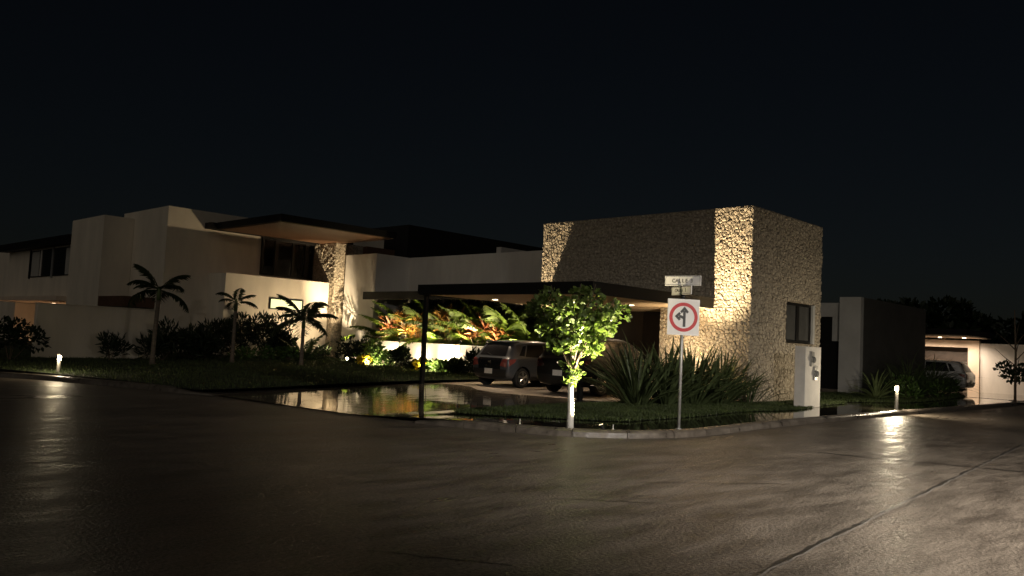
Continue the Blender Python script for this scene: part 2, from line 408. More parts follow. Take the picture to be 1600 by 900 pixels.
struct(sheet('puddle', [p for p in LOT_R if p[0] < 60] + drive_low[1:4] + [(18, 10.6), (24, 10.9), (30, 10.8), (41, 11), (58, 14.5)][0:], lambda x, y: pz(x, y) + .004 * (1), WATER_D, .5))
struct(sheet('puddle', [(41.5, 9.0), (60, 9.0), (60, 16), (41.5, 16)], lambda x, y: .112, WATER, 1))

# lawns with grass blades
LAWN_L = [(8.75, 18.35), (10.6, 18.7), (13, 19.5), (16.9, 20.45), (19.4, 20.7), (22.5, 20.95), (22.5, 34.6), (9, 50), (-8, 50), (-8, 34.4), (0, 29.8), (4.6, 26.8), (6.5, 24.8), (7.2, 23.5), (7.75, 22.1), (8.3, 20.7)]
struct(sheet('lawn', LAWN_L, lz, LAWN, .8))
CORNER = smooth_path([(11.3, 12.45), (14.1, 12.95), (16.6, 13.1), (22.46, 13.1), (22.46, 11.9), (24, 11.9), (27.4, 11.9), (27.4, 10.9), (24.6, 10.55), (21.6, 9.95), (19, 10.15), (16.4, 9.8), (14.2, 9.7), (13.3, 9.7), (12.3, 10.6), (11.2, 11.8), (11.3, 12.45)], 3)[:-1]
struct(sheet('lawn', CORNER, lambda x, y: .118, LAWN, .5))
RLAWN = smooth_path([(27.7, 11.1), (31, 10.2), (34, 10.3), (37, 10.6), (41, 11.1), (42.5, 12), (42.5, 14), (28, 14), (27.7, 11.1)], 3)[:-1]
struct(sheet('lawn', RLAWN, lambda x, y: .118, LAWN, .7))
def grass(name, label, poly, dens, h, zf, seed, n_cap=70000, near=None):
    g = np.random.default_rng(seed); xs = [p[0] for p in poly]; ys = [p[1] for p in poly]
    n = int((max(xs) - min(xs)) * (max(ys) - min(ys)) * dens)
    X = g.uniform(min(xs), max(xs), n); Y = g.uniform(min(ys), max(ys), n)
    k = inpoly(X, Y, poly); X, Y = X[k], Y[k]
    if near: k = near(X, Y); X, Y = X[k], Y[k]
    n = len(X); Z = np.array([zf(a, b) for a, b in zip(X, Y)])
    th = g.uniform(0, 2 * np.pi, n); hh = h * g.uniform(.45, 1.25, n); wd = g.uniform(.006, .013, n) * (h / .09) ** .5; ln = g.uniform(.1, .8, n) * hh; la = g.uniform(0, 2 * np.pi, n)
    V = np.zeros((n, 5, 3)); dx, dy = np.cos(th) * wd, np.sin(th) * wd; lx, ly = np.cos(la) * ln, np.sin(la) * ln
    V[:, 0] = np.c_[X - dx, Y - dy, Z - .01]; V[:, 1] = np.c_[X + dx, Y + dy, Z - .01]
    V[:, 2] = np.c_[X + dx * .7 + lx * .3, Y + dy * .7 + ly * .3, Z + hh * .6]; V[:, 3] = np.c_[X - dx * .7 + lx * .3, Y - dy * .7 + ly * .3, Z + hh * .6]
    V[:, 4] = np.c_[X + lx, Y + ly, Z + hh]
    i = np.arange(n)[:, None] * 5
    F = np.concatenate([i + [0, 1, 2], i + [0, 2, 3], i + [3, 2, 4]], 1).reshape(-1, 3)
    o = np_mesh(name, V.reshape(-1, 3), F, GRASS); return tag(o, label, 'grass', None, 'stuff')
grass('grass', 'short wet grass of the corner lawn in front of the strap-leaved plants', CORNER, 1000, .055, lambda x, y: .118, 1)
grass('grass', 'dark mown grass of the front lawn left of the flooded driveway', LAWN_L, 150, .065, lz, 2, near=lambda X, Y: (X > 5) & (Y < 36) & (X - Y * .28 > -1.5))
grass('grass', 'grass patch behind the lit bollard on the right', RLAWN, 360, .07, lambda x, y: .118, 3)

# ------------------------------------------------------------ rubble stone cladding
def voro(u0, u1, v0, v1, cell, seed, holes=(), gap=.005):
    g = random.Random(seed); nu = max(1, round((u1 - u0) / cell)); nv = max(1, round((v1 - v0) / cell)); du, dv = (u1 - u0) / nu, (v1 - v0) / nv
    S_ = {}
    for i in range(-2, nu + 2):
        for j in range(-2, nv + 2):
            S_[i, j] = (u0 + (i + .5 + g.uniform(-.46, .46)) * du, v0 + (j + .5 + g.uniform(-.46, .46)) * dv)
    out = []
    for i in range(nu):
        for j in range(nv):
            c = S_[i, j]
            if any(h[0] - .02 < c[0] < h[1] + .02 and h[2] - .02 < c[1] < h[3] + .02 for h in holes): continue
            P = [(max(u0, c[0] - 2 * du), max(v0, c[1] - 2 * dv)), (min(u1, c[0] + 2 * du), max(v0, c[1] - 2 * dv)), (min(u1, c[0] + 2 * du), min(v1, c[1] + 2 * dv)), (max(u0, c[0] - 2 * du), min(v1, c[1] + 2 * dv))]
            for a in range(-2, 3):
                for b in range(-2, 3):
                    if not (a or b): continue
                    q = S_[i + a, j + b] if (i + a, j + b) in S_ else None
                    if not q: continue
                    mx_, my_ = (c[0] + q[0]) / 2, (c[1] + q[1]) / 2; nx, ny = q[0] - c[0], q[1] - c[1]; l = math.hypot(nx, ny); nx /= l; ny /= l
                    dcut = (mx_ - c[0]) * nx + (my_ - c[1]) * ny - gap / 2
                    N = []
                    for k in range(len(P)):
                        p, r = P[k], P[(k + 1) % len(P)]
                        dp = (p[0] - c[0]) * nx + (p[1] - c[1]) * ny - dcut; dr = (r[0] - c[0]) * nx + (r[1] - c[1]) * ny - dcut
                        if dp <= 0: N.append(p)
                        if dp * dr < 0:
                            t = dp / (dp - dr); N.append((p[0] + (r[0] - p[0]) * t, p[1] + (r[1] - p[1]) * t))
                    P = N
                    if len(P) < 3: break
                if len(P) < 3: break
            if len(P) >= 3:
                for h in holes:     # pull corners out of openings
                    P = [((h[0] - .004 if p[0] - h[0] < h[1] - p[0] else h[1] + .004), p[1]) if h[0] < p[0] < h[1] and h[2] < p[1] < h[3] and min(p[0] - h[0], h[1] - p[0]) < min(p[1] - h[2], h[3] - p[1])
                         else (p[0], (h[2] - .004 if p[1] - h[2] < h[3] - p[1] else h[3] + .004)) if h[0] < p[0] < h[1] and h[2] < p[1] < h[3] else p for p in P]
                out.append((c, P))
    return out
def stone_geo(c, P, f, g, dmax):
    """f maps (u, v, depth) to xyz"""
    n = len(P); cx = sum(p[0] for p in P) / n; cy_ = sum(p[1] for p in P) / n
    d = dmax * g.uniform(.2, 1); tu, tv = g.uniform(-.9, .9), g.uniform(-.9, .9)
    sz = max(max(abs(p[0] - cx), abs(p[1] - cy_)) for p in P) + 1e-5
    vs = [f(p[0], p[1], 0) for p in P]
    for k, p in enumerate(P):
        s = g.uniform(.62, .92); q = (cx + (p[0] - cx) * s, cy_ + (p[1] - cy_) * s)
        vs.append(f(q[0], q[1], max(.004, d * (g.uniform(.6, 1.0) + .4 * (tu * (q[0] - cx) + tv * (q[1] - cy_)) / sz))))
    vs.append(f(cx + g.uniform(-.3, .3) * sz, cy_ + g.uniform(-.3, .3) * sz, d * g.uniform(.85, 1.3)))
    fs = [(i, (i + 1) % n, n + (i + 1) % n, n + i) for i in range(n)] + [(n + i, n + (i + 1) % n, 2 * n) for i in range(n)]
    return vs, fs
def clad(root, cells_faces, n_parts, prefer, seed, dmax=.05):
    g = random.Random(seed); allp = []
    for f, cells in cells_faces:
        for c, P in cells:
            A = abs(sum(P[k][0] * P[(k + 1) % len(P)][1] - P[(k + 1) % len(P)][0] * P[k][1] for k in range(len(P)))) / 2
            if A < .0008: continue
            allp.append((prefer(f(c[0], c[1], 0)) * A, f, c, P))
    allp.sort(key=lambda t: -t[0])
    rest = MB()
    for k, (_, f, c, P) in enumerate(allp):
        vs, fs = stone_geo(c, P, f, g, dmax)
        if k < n_parts: MB().add(vs, fs).build('stone', STONE, root)
        else: rest.add(vs, fs)
    if rest.v: stuff(rest.build('stone_cladding', STONE, root))

# ------------------------------------------------------------ the stone tower
TX, TY, TX2, TY2, TZ = 22.47, 11.88, 27.4, 20.3, 6.0
tower = thing('stone_tower', 'tall rubble-stone tower block behind the no-parking-side corner sign', 'building', (TX, TY, .1))
tower['label'] = 'tall square tower clad in rough tan stone, one strip lit bright at its corner'
b = MB(); d_ = .02
yq = TY + .22
b.box(TX + d_, TX2, yq, 15.05, .05, 2.95); b.box(TX + d_, TX2, yq, TY2, 2.952, TZ - .04)
hx0, hx1, hz0, hz1 = 24.85, 26.91, 1.98, 3.29
b.box(TX + d_, hx0, TY + d_, yq - .001, .05, TZ - .04); b.box(hx1, TX2, TY + d_, yq - .001, .05, TZ - .04)
b.box(hx0 + .001, hx1 - .001, TY + d_, yq - .001, .05, hz0); b.box(hx0 + .001, hx1 - .001, TY + d_, yq - .001, hz1, TZ - .04)
b.box(24.6, TX2, 15.052, TY2, .05, 2.95)
b.build('wall', MORTAR, tower)
B(TX + .01, TX2 + .02, TY + .01, TY2 + .01, TZ - .039, TZ + .01).build('coping', MORTAR, tower)
fA = lambda u, v, dd: (TX + d_ - dd, u, v)
fB = lambda u, v, dd: (u, TY + d_ - dd, v)
fL = lambda u, v, dd: (u, TY2 + dd, v)
WIN = (24.87, 26.75, 2.0, 3.27)
cellsA1 = voro(TY - .02, 15.05, .1, 2.95, .115, 11); cellsA2 = voro(TY - .02, TY2, 2.95, TZ, .115, 12)
cellsB = voro(TX - .02, TX2, .1, TZ, .115, 13, holes=[(WIN[0] - .02, WIN[1] + .16, WIN[2] - .02, WIN[3] + .02)])
def pref(p):
    lit = 3 if (p[0] < TX + .1 and p[1] < 13.4) else 1
    if p[0] < TX + .1 and p[2] < 3 and p[1] < 15.1: lit = 2.5
    return lit / (1 + .002 * (p[0] ** 2 + p[1] ** 2))
clad(tower, [(fA, cellsA1), (fA, cellsA2), (fB, cellsB)], 296, pref, 5)
tw = B(WIN[0] + .001, WIN[1] - .001, TY + .14, TY + .20, WIN[2], WIN[3]).build('window', FRAME, tower)
for x0, x1, z0, z1, nm in ((WIN[0], WIN[0] + .07, WIN[2], WIN[3], 'frame'), (WIN[1] - .07, WIN[1], WIN[2], WIN[3], 'frame'), (WIN[0] + .07, WIN[1] - .07, WIN[2], WIN[2] + .07, 'frame'), (WIN[0] + .07, WIN[1] - .07, WIN[3] - .07, WIN[3], 'frame'), (25.68, 25.86, WIN[2] + .07, WIN[3] - .07, 'mullion')):
    B(x0, x1, TY + .05, TY + .139, z0, z1).build(nm, FRAME, tw)
for x0, x1 in ((WIN[0] + .07, 25.68), (25.86, WIN[1] - .07)):
    B(x0, x1, TY + .10, TY + .11, WIN[2] + .07, WIN[3] - .07).build('pane', mat('window_glass_dull', (.07, .07, .068), .15, .15, 2), tw)
B(WIN[1] + .004, hx1 - .004, TY - .02, TY + .2, WIN[2] - .01, WIN[3] + .01).build('reveal', PG, tower)
# dark panels at the back of the carport
for k in range(5):
    B(24.54, 24.599, 15.07 + k * 1.04, 15.07 + k * 1.04 + 1.03, .2, 2.9).build('wall_panel', mat('dark_timber', (.035, .026, .02), .5, .3, 6, stretch=(1, 1, .2)), tower)
B(24.1, 24.599, 14.98 + .075, 15.052 + .09, .2, 2.9).build('door_jamb', PD, tower)

# ------------------------------------------------------------ carport
CX0, CY0, CY1, CZ0, CZ1 = 16.45, 13.08, 20.05, 2.92, 3.22
cp = thing('carport', 'flat black carport roof on two thin dark posts over two cars', 'carport', (16.75, 17, .13))
b = MB(); b.box(CX0, CX0 + .12, CY0, CY1, CZ0 - .02, CZ1); b.box(CX0 + .12, TX - .062, CY0, CY0 + .12, CZ0 - .02, CZ1); b.box(CX0 + .12, TX - .062, CY1 - .12, CY1, CZ0 - .02, CZ1)
b.build('fascia', DARK, cp)
B(CX0 + .12, TX - .062, CY0 + .12, CY1 - .12, CZ0 + .05, CZ1 - .04).build('roof_slab', DARK, cp)
B(CX0 + .12, TX - .062, CY0 + .12, CY1 - .12, CZ0, CZ0 + .049).build('soffit', SOFF, cp)
B(TX - .05, 24.59, 15.06, 20.29, CZ0 - .02, 2.951).build('soffit', SOFF, cp)
for (x, y) in ((16.78, 13.62), (16.70, 19.9)):
    MB().box(x - .06, x + .06, y - .06, y + .06, .10, CZ0 - .021).build('post', DARK, cp, bevel=.008)
    B(x - .11, x + .11, y - .11, y + .11, .1, .125).build('base_plate', DARK, cp)
for (x, y) in ((18.8, 18.95), (21.3, 15.35), (18.9, 15.4), (21.3, 18.9)):
    o = MB().lathe([(.085, CZ0 - .012), (.085, CZ0 - .001)], (x, y, 0), 14).build('downlight', E_DOWN, cp)
    lamp('SPOT', o, (x, y, CZ0 - .02), (x, y, 0), 110 if (x > 20 and y < 16) else 300, (1, .77, .52), 125, .8, .05)

# ------------------------------------------------------------ white garden building, planter
wb = thing('white_house_wing', 'plain grey-white house wing behind the carport with a long flat parapet', 'building', (25, 27, .2))
MB().box(25, 25.25, 20.5, 31.198, .1, 5.4).build('wall', PW, wb)
MB().box(23.02, 27.5, 31.2, 33.66, .1, 5.4).build('wall', PW, wb)
MB().box(23.25, 27.5, 33.662, 33.96, .1, 5.395).build('wall', PW, wb)
b = B(22.45, 24.99, 20.5, 31.19, 3.42, 3.52); b.box(22.37, 22.45, 20.5, 31.19, 3.2, 3.55); b.build('canopy', DARK, wb)
B(27.0, 28.9, 27.0, 27.3, 5.0, 5.98).build('roof_room', PW, wb)
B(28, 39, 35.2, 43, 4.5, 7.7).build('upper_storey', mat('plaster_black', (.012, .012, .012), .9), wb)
pt = thing('planter', 'long low white planter wall glowing from hidden lights', 'planter', (22.7, 26, .2))
MB().box(22.45, 22.62, 20.9, 31.195, .1, 1.36).build('front_wall', PW, pt, bevel=.01)
B(22.62, 24.99, 20.9, 31.19, .1, 1.2).build('soil_bed', SOIL, pt)
B(22.2, 22.449, 31.0, 31.35, .1, 1.75).build('end_pier', PW, pt)

# ------------------------------------------------------------ main house on the left
hs = thing('main_house', 'two-storey cream house with a wide dark roof overhang and a lit stone pillar', 'house', (20, 36, .35))
MB().box(15.2, 27, 36, 41, .2, 6.83).build('wall', PL, hs)
MB().box(17.25, 22.6, 34.35, 35.998, .2, 4.02).build('lower_wall', PL, hs)
MB().box(13.85, 15.19, 39.7, 43.9, .2, 6.5).build('wall', PL, hs)
# window of the upper floor
wx0, wx1, wz0, wz1 = 19.75, 22.92, 4.2, 6.0
wn = B(wx0 + .001, wx1 - .001, 35.965, 35.999, wz0 + .001, wz1 - .001).build('window', mat('room_dark', (.012, .011, .01), .8), hs)
for x0, x1 in ((wx0, wx0 + .1), (20.45, 20.62), (21.38, 21.5), (22.1, 22.3), (wx1 - .1, wx1)): B(x0, x1, 35.86, 35.964, wz0, wz1).build('frame', FRAME, wn)
for z0, z1 in ((wz0, wz0 + .08), (wz1 - .08, wz1)):
    for x0, x1 in ((wx0 + .1, 20.45), (20.62, 21.38), (21.5, 22.1), (22.3, wx1 - .1)): B(x0, x1, 35.862, 35.964, z0, z1).build('frame', FRAME, wn)
for x0, x1 in ((wx0 + .1, 20.45), (20.62, 21.38), (21.5, 22.1), (22.3, wx1 - .1)):
    B(x0, x1, 35.90, 35.91, wz0 + .08, wz1 - .08).build('pane', mat('window_glass_thin', (.9, .9, .9), .03, 0, 2, trans=1., ior=1.3), wn)
for x0, x1 in ((wx0 + .12, 20.42), (21.78, 21.98), (22.36, 22.78)): B(x0, x1, 35.935, 35.955, wz0 + .1, wz1 - .12).build('curtain', CURT, wn)
B(wx0, wx1, 35.90, 35.999, wz1 + .004, wz1 + .06).build('lintel', PW, hs)
# slit window
s1 = B(19.5, 21.15, 34.33, 34.349, 2.6, 3.02).build('slit_window', E_SLIT, hs)
for a in ((19.45, 21.2, 2.55, 2.6), (19.45, 21.2, 3.02, 3.07), (19.45, 19.5, 2.6, 3.02), (21.15, 21.2, 2.6, 3.02)): B(a[0], a[1], 34.29, 34.349, a[2], a[3]).build('frame', FRAME, s1)
# stone pillar
PX0, PX1, PY = 22.62, 24.2, 33.98
MB().box(PX0 + .01, PX1, PY + .01, 36.2, .2, 6.0).build('pillar', MORTAR, hs)
gp = random.Random(8); pb = MB()
for f, cells in ((lambda u, v, dd: (u, PY + .012 - dd, v), voro(PX0, PX1, .3, 6.0, .13, 21)), (lambda u, v, dd: (PX0 + .012 - dd, u, v), voro(PY, 35.9, .3, 6.0, .13, 22))):
    for c, P in cells: pb.add(*stone_geo(c, P, f, gp, .045))
stuff(pb.build('stone_cladding', STONE, hs))
# roof overhang
rf = B(17.2, 23.1, 29.9, 35.4, 6.03, 6.32).build('roof_overhang', DARK, hs)
B(17.32, 23.0, 30.0, 35.3, 6.0, 6.029).build('soffit', WOOD, rf)
B(24.2, 25.9, 33.6, 33.97, 5.42, 5.98).build('timber_beam', WOOD, hs)
B(16.9, 24.6, 35.402, 36.3, 6.03, 6.3).build('roof_edge', DARK, hs)
b = MB(); b.box(20.9, 22.5, 33.55, 33.95, .2, .42); b.box(20.9, 22.5, 33.952, 34.3, .2, .58); b.build('entrance_step', CONC, hs)

# ------------------------------------------------------------ neighbour houses on the left
nb = thing('neighbour_house', 'dim neighbouring house at far left with a dark-shaded upper window', 'house', (15, 49, .3))
MB().box(14.2, 22, 44.0, 55.5, 2.75, 5.75).build('upper_wall', PL, nb)
B(13.7, 14.199, 43.91, 55.9, 5.42, 5.82).build('window_hood', DARK, nb)
B(14.199, 22, 43.92, 55.6, 5.751, 5.80).build('roof', DARK, nb)
w2 = B(14.17, 14.199, 44.6, 51.2, 3.85, 5.32).build('window', mat('room_dark2', (.008, .008, .008), .3), nb)
for y0, y1 in ((44.5, 44.6), (47.4, 47.55), (51.2, 51.3)): B(14.12, 14.199, y0, y1, 3.78, 5.38).build('frame', GALV if y0 == 47.4 else FRAME, w2)
for y0, y1 in ((44.75, 45.4), (49.6, 50.9)): B(14.14, 14.169, y0, y1, 3.9, 5.25).build('curtain', CURT, w2)
B(14.13, 14.168, 49.25, 49.4, 3.9, 5.3).build('curtain_edge', PW, w2)
B(13.4, 22, 43.9, 55.6, 2.52, 2.749).build('floor_slab', PP, nb)
MB().box(17.5, 17.8, 44.0, 55.5, .2, 2.515).build('garage_wall', PP, nb)
B(17.2, 22, 55.51, 55.8, .2, 2.515).build('garage_wall', PP, nb)
o = MB().lathe([(.1, 2.49), (.1, 2.515)], (15.6, 51.5, 0), 12).build('ceiling_lamp', E_DOWN, nb)
lamp('SPOT', o, (15.6, 51.5, 2.45), (16.4, 51.5, 0), 650, (1, .68, .42), 150, .5, .08)
B(13.86, 17.24, 36.7, 39.69, 2.3, 2.75).build('timber_beam', WOOD, hs)
nb2 = thing('neighbour_wall', 'plain tall wall of the farthest house at the left edge', 'wall', (16, 60, .3))
MB().box(15.0, 20, 56.5, 75, .2, 6.2).build('wall', PL, nb2)
gw = thing('garden_wall', 'low cream garden wall behind the left bollard', 'wall', (11, 31.1, .2))
MB().box(8.9, 13.1, 31.0, 31.25, .1, 2.1).build('wall', PL, gw, bevel=.015)
B(8.88, 13.12, 30.98, 31.27, 2.101, 2.13).build('coping', PL, gw)
B(13.1, 13.3, 31.0, 36, .1, 2.0).build('return_wall', PL, gw)

# ------------------------------------------------------------ right neighbour
rn = thing('right_house', 'neighbouring house at right with pale gatepost, dark side wall and lit carport', 'house', (42, 14, .15))
MB().box(34.9, 35.2, 13.42, 14.32, .1, 4.18).build('gatepost', PG, rn)
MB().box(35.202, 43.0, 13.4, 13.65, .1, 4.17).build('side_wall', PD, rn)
MB().box(35.2, 35.45, 14.322, 16.6, 3.35, 3.95).build('lintel', PG, rn)
B(35.22, 35.44, 14.322, 14.75, 2.3, 3.349).build('lintel_drop', PG, rn)
for k in range(4): B(35.3, 35.34, 14.33 + k * .56, 14.33 + k * .56 + .555, .25, 3.345).build('gate_panel', DARK, rn)
B(34.95, 35.2, 14.33, 16.6, .1, .24).build('step', CONC, rn)
MB().box(50, 50.25, 9.6, 12.79, .1, 2.76).build('boundary_wall', PW, rn)
b = MB(); b.box(49.9, 50.25, 12.8, 13.36, .1, 2.9); b.box(49.9, 50.25, 13.362, 17.2, 2.5, 2.9); b.build('carport_wall', PP, rn)
B(50.6, 50.7, 13.37, 17.2, .1, 2.5).build('back_panel', mat('dark_door', (.06, .045, .035), .5, .2, 4), rn)
B(45.6, 50.6, 12.3, 18, 3.05, 3.35).build('carport_roof', DARK, rn)
B(45.7, 50.55, 12.4, 17.9, 3.0, 3.049).build('soffit', PP, rn)
B(45.5, 45.599, 16, 18, 3.36, 3.40).build('roof_trim', GALV, rn)
for (x, y) in ((48.6, 13.2), (48.6, 14.4), (48.6, 15.5)):
    o = MB().lathe([(.09, 2.975), (.09, 2.999)], (x, y, 0), 12).build('downlight', E_DOWN, rn)
    lamp('SPOT', o, (x, y, 2.96), (x + .6, y, .6), 330, (1, .78, .58), 140, .7, .05)

# ------------------------------------------------------------ cars
def make_car(name, label, L, W, H, paint, belt, wheel_r, wb_f, wb_r, hatch, loc, rz, plate=True, two_tone=False, tail=None):
    tail = tail or TAIL
    """car along +x, rear at x=0; z=0 on the ground"""
    c = thing(name, label, 'car', loc, rz)
    hw = W / 2; rb = .20
    # stations: x, z_low, z_belt, z_top, half widths low / mid / belt / top
    st = [(.00, .42, belt * .86, belt * .88, .80, .84, .80, .70), (.05, .30, belt * .95, belt * .98, .88, .93, .89, .74), (.16, .24, belt, belt + .05, .92, .97, .93, .76),
          (.32, .22, belt + .01, belt + (H - belt) * hatch, .95, .99, .95, .74), (.62, .21, belt + .01, H - .05, .96, 1, .96, .73), (1.1, .20, belt, H - .01, .96, 1, .96, .74),
          (1.9, .20, belt - .02, H, .96, 1, .96, .745), (L * .57, .20, belt - .03, H - .05, .96, 1, .96, .73), (L * .66, .20, belt - .04, H - .22, .96, 1, .955, .72),
          (L * .755, .20, belt - .05, belt - .01, .96, 1, .95, .78), (L * .85, .21, belt - .10, belt - .06, .95, .99, .93, .72), (L * .94, .23, belt - .19, belt - .15, .92, .95, .88, .66), (L * .985, .28, belt - .30, belt - .26, .84, .88, .80, .6), (L, .40, belt - .38, belt - .35, .72, .78, .72, .5)]
    def ring(s):
        x, zl, zb, zt, wl, wm, wbt, wt = s; zm = zl + (zb - zl) * .55; zt = max(zt, zb + .012)
        half = [(0, zl), (wl * hw * .82, zl), (wl * hw, zl + .07), (wm * hw, zm), (wbt * hw, zb - .02), (wbt * hw * .985, zb + .004), ((wt * .7 + wbt * .3) * hw, zb + (zt - zb) * .35) if zt - zb > .1 else (wbt * hw * .93, zb + .007), (wt * hw, zt - (zt - zb) * .14), (wt * hw * .82, zt), (0, zt + .012)]
        if zt - zb > .1: half[6] = (wbt * hw * .985 + (wt - wbt * .985) * hw * .45, zb + (zt - zb) * .45)
        pts = [(x, y, z) for y, z in half] + [(x, -y, z) for y, z in half[-2:0:-1]]
        return pts
    rings = [ring(s) for s in st]; n = len(rings[0]); vs = [p for r in rings for p in r]; k = len(rings)
    fs = [(i * n + j, i * n + (j + 1) % n, (i + 1) * n + (j + 1) % n, (i + 1) * n + j) for i in range(k - 1) for j in range(n)]
    fs += [tuple(range(n - 1, -1, -1)), tuple((k - 1) * n + j for j in range(n))]
    bm = bmesh.new(); V = [bm.verts.new(p) for p in vs]
    for f in fs: bm.faces.new([V[i] for i in f])
    bmesh.ops.recalc_face_normals(bm, faces=bm.faces[:])
    me = bpy.data.meshes.new('body'); bm.to_mesh(me); bm.free(); me.materials.append(paint)
    body = bpy.data.objects.new('body', me); COL.objects.link(body)
    sb = body.modifiers.new('s', 'SUBSURF'); sb.levels = sb.render_levels = 2
    cuts = []
    for wx in (wb_r, wb_f):
        for sgn in (-1, 1):
            cu = MB().lathe([(wheel_r + .055, -.17), (wheel_r + .055, .17)], (wx, sgn * (hw - .08), wheel_r), 28, 'y')
            bmc = bmesh.new(); VV = [bmc.verts.new(p) for p in cu.v]
            for f in cu.f: bmc.faces.new([VV[i] for i in f])
            bmesh.ops.recalc_face_normals(bmc, faces=bmc.faces[:])
            mc = bpy.data.meshes.new('cut'); bmc.to_mesh(mc); bmc.free(); mc.materials.append(TRIM)
            oc = bpy.data.objects.new('cut', mc); COL.objects.link(oc); cuts.append(oc)
            bo = body.modifiers.new('b', 'BOOLEAN'); bo.operation = 'DIFFERENCE'; bo.object = oc; bo.solver = 'EXACT'
    dg = bpy.context.evaluated_depsgraph_get()
    ev = body.evaluated_get(dg); nm = bpy.data.meshes.new_from_object(ev); body.modifiers.clear(); body.data = nm; nm.name = 'body'
    for oc in cuts: bpy.data.objects.remove(oc)
    nm.materials.clear(); nm.materials.append(paint); nm.shade_smooth()
    try: nm.set_sharp_from_angle(angle=R(38))
    except Exception: pass
    body.parent = c
    # project helper: side surface y at (x, z) and rear surface x at (y, z), ray cast on the finished body
    bmv = bmesh.new(); bmv.from_mesh(nm)
    from mathutils.bvhtree import BVHTree
    bv = BVHTree.FromBMesh(bmv)
    def side(x, z, sgn):
        h = bv.ray_cast(Vector((x, sgn * 3, z)), Vector((0, -sgn, 0)))[0]; return h.y if h else sgn * hw * .75
    def rear(y, z):
        h = bv.ray_cast(Vector((-2, y, z)), Vector((1, 0, 0)))[0]; return h.x if h else .3
    def topz(x, y):
        h = bv.ray_cast(Vector((x, y, 4)), Vector((0, 0, -1)))[0]; return h.z if h else H
    def front(y, z):
        h = bv.ray_cast(Vector((L + 2, y, z)), Vector((-1, 0, 0)))[0]; return h.x if h else L * .7
    def patch(nm_, M, outline, kind, sgn=1, off=.006, sub=7):
        # outline: 4 corners (a,b) bilinear, draped on the body
        a, b_, c_, d2 = outline; g = MB(); G = []
        for i in range(sub + 1):
            for j in range(sub + 1):
                u, v = i / sub, j / sub
                p = [(a[q] * (1 - u) + b_[q] * u) * (1 - v) + (d2[q] * (1 - u) + c_[q] * u) * v for q in (0, 1)]
                if kind == 'side': G.append((p[0], side(p[0], p[1], sgn) + sgn * off, p[1]))
                elif kind == 'front': G.append((front(p[0], p[1]) + off, p[0], p[1]))
                else: G.append((rear(p[0], p[1]) - off, p[0], p[1]))
        s_ = sub + 1; g.add(G, [(i * s_ + j, (i + 1) * s_ + j, (i + 1) * s_ + j + 1, i * s_ + j + 1) for i in range(sub) for j in range(sub)])
        return g.build(nm_, M, c, world=False, smooth=True)
    zb = belt + .05; zt = H - .14
    for sgn in (-1, 1):
        patch('side_window', CGLASS, ((.80, zb), (L * .445, zb - .02), (L * .445, zt), (1.0, zt - .01)), 'side', sgn)
        patch('side_window', CGLASS, ((L * .465, zb - .02), (L * .69, zb - .05), (L * .595, zt - .05), (L * .465, zt)), 'side', sgn)
        patch('quarter_window', CGLASS, ((.52, zb + .03), (.75, zb + .01), (.93, zt - .03), (.78, zt - .06)), 'side', sgn)
        patch('sill', TRIM, ((wb_r + wheel_r + .09, .22), (wb_f - wheel_r - .09, .22), (wb_f - wheel_r - .09, .36), (wb_r + wheel_r + .09, .36)), 'side', sgn, .008)
        patch('door_seam', TRIM, ((L * .455, .38), (L * .459, .38), (L * .459, zb - .03), (L * .455, zb - .03)), 'side', sgn, .003)
        patch('door_handle', CHROME if two_tone else paint, ((L * .40, zb - .14), (L * .435, zb - .14), (L * .435, zb - .105), (L * .40, zb - .105)), 'side', sgn, .022, 3)
        patch('door_handle', CHROME if two_tone else paint, ((L * .60, zb - .16), (L * .635, zb - .16), (L * .635, zb - .125), (L * .60, zb - .125)), 'side', sgn, .022, 3)
        yy = sgn * hw
        mr = MB().box(L * .645, L * .70, min(yy * 1.0, yy * 1.17), max(yy * 1.0, yy * 1.17), zb - .02, zb + .13).build('wing_mirror', paint, c, world=False, bevel=.025)
        patch('tail_light', tail, ((sgn * hw * .55, belt - .26), (sgn * hw * .86, belt - .30), (sgn * hw * .86, belt - .03), (sgn * hw * .66, belt - .05)), 'rear', off=.016)
        patch('tail_light', tail, ((.06, belt - .27), (.30, belt - .12), (.36, belt - .03), (.08, belt - .06)), 'side', sgn, .012)
        for wx in (wb_r, wb_f):
            t = MB().lathe([(wheel_r * .66, -.095), (wheel_r * .93, -.10), (wheel_r, -.07), (wheel_r, .07), (wheel_r * .93, .10), (wheel_r * .66, .095)], (0, 0, 0), 28, 'y')
            wo = t.build('wheel', TYRE, c, world=False, smooth=True); wo.location = (wx, sgn * (hw - .115), wheel_r)
            q = MB(); q.lathe([(wheel_r * .645, sgn * .078), (wheel_r * .69, sgn * .098), (wheel_r * .69, sgn * .104), (wheel_r * .62, sgn * .100), (wheel_r * .60, sgn * .082)], (0, 0, 0), 28, 'y')
            for s in range(5):
                th = 2 * math.pi * s / 5 + .3
                for dth in (-.16, .16):
                    e1 = Vector((math.cos(th + dth), 0, math.sin(th + dth))) * wheel_r * .63; e0 = Vector((math.cos(th), 0, math.sin(th))) * wheel_r * .12
                    q.tube([e0 + Vector((0, sgn * .096, 0)), e1 + Vector((0, sgn * .096, 0))], [.030, .022], 6)
            q.lathe([(wheel_r * .17, sgn * .085), (wheel_r * .15, sgn * .112)], (0, 0, 0), 12, 'y')
            ro = q.build('rim', RIM, wo, world=False); ro.location = (0, (min(p[1] for p in q.v) + max(p[1] for p in q.v)) / 2, 0)
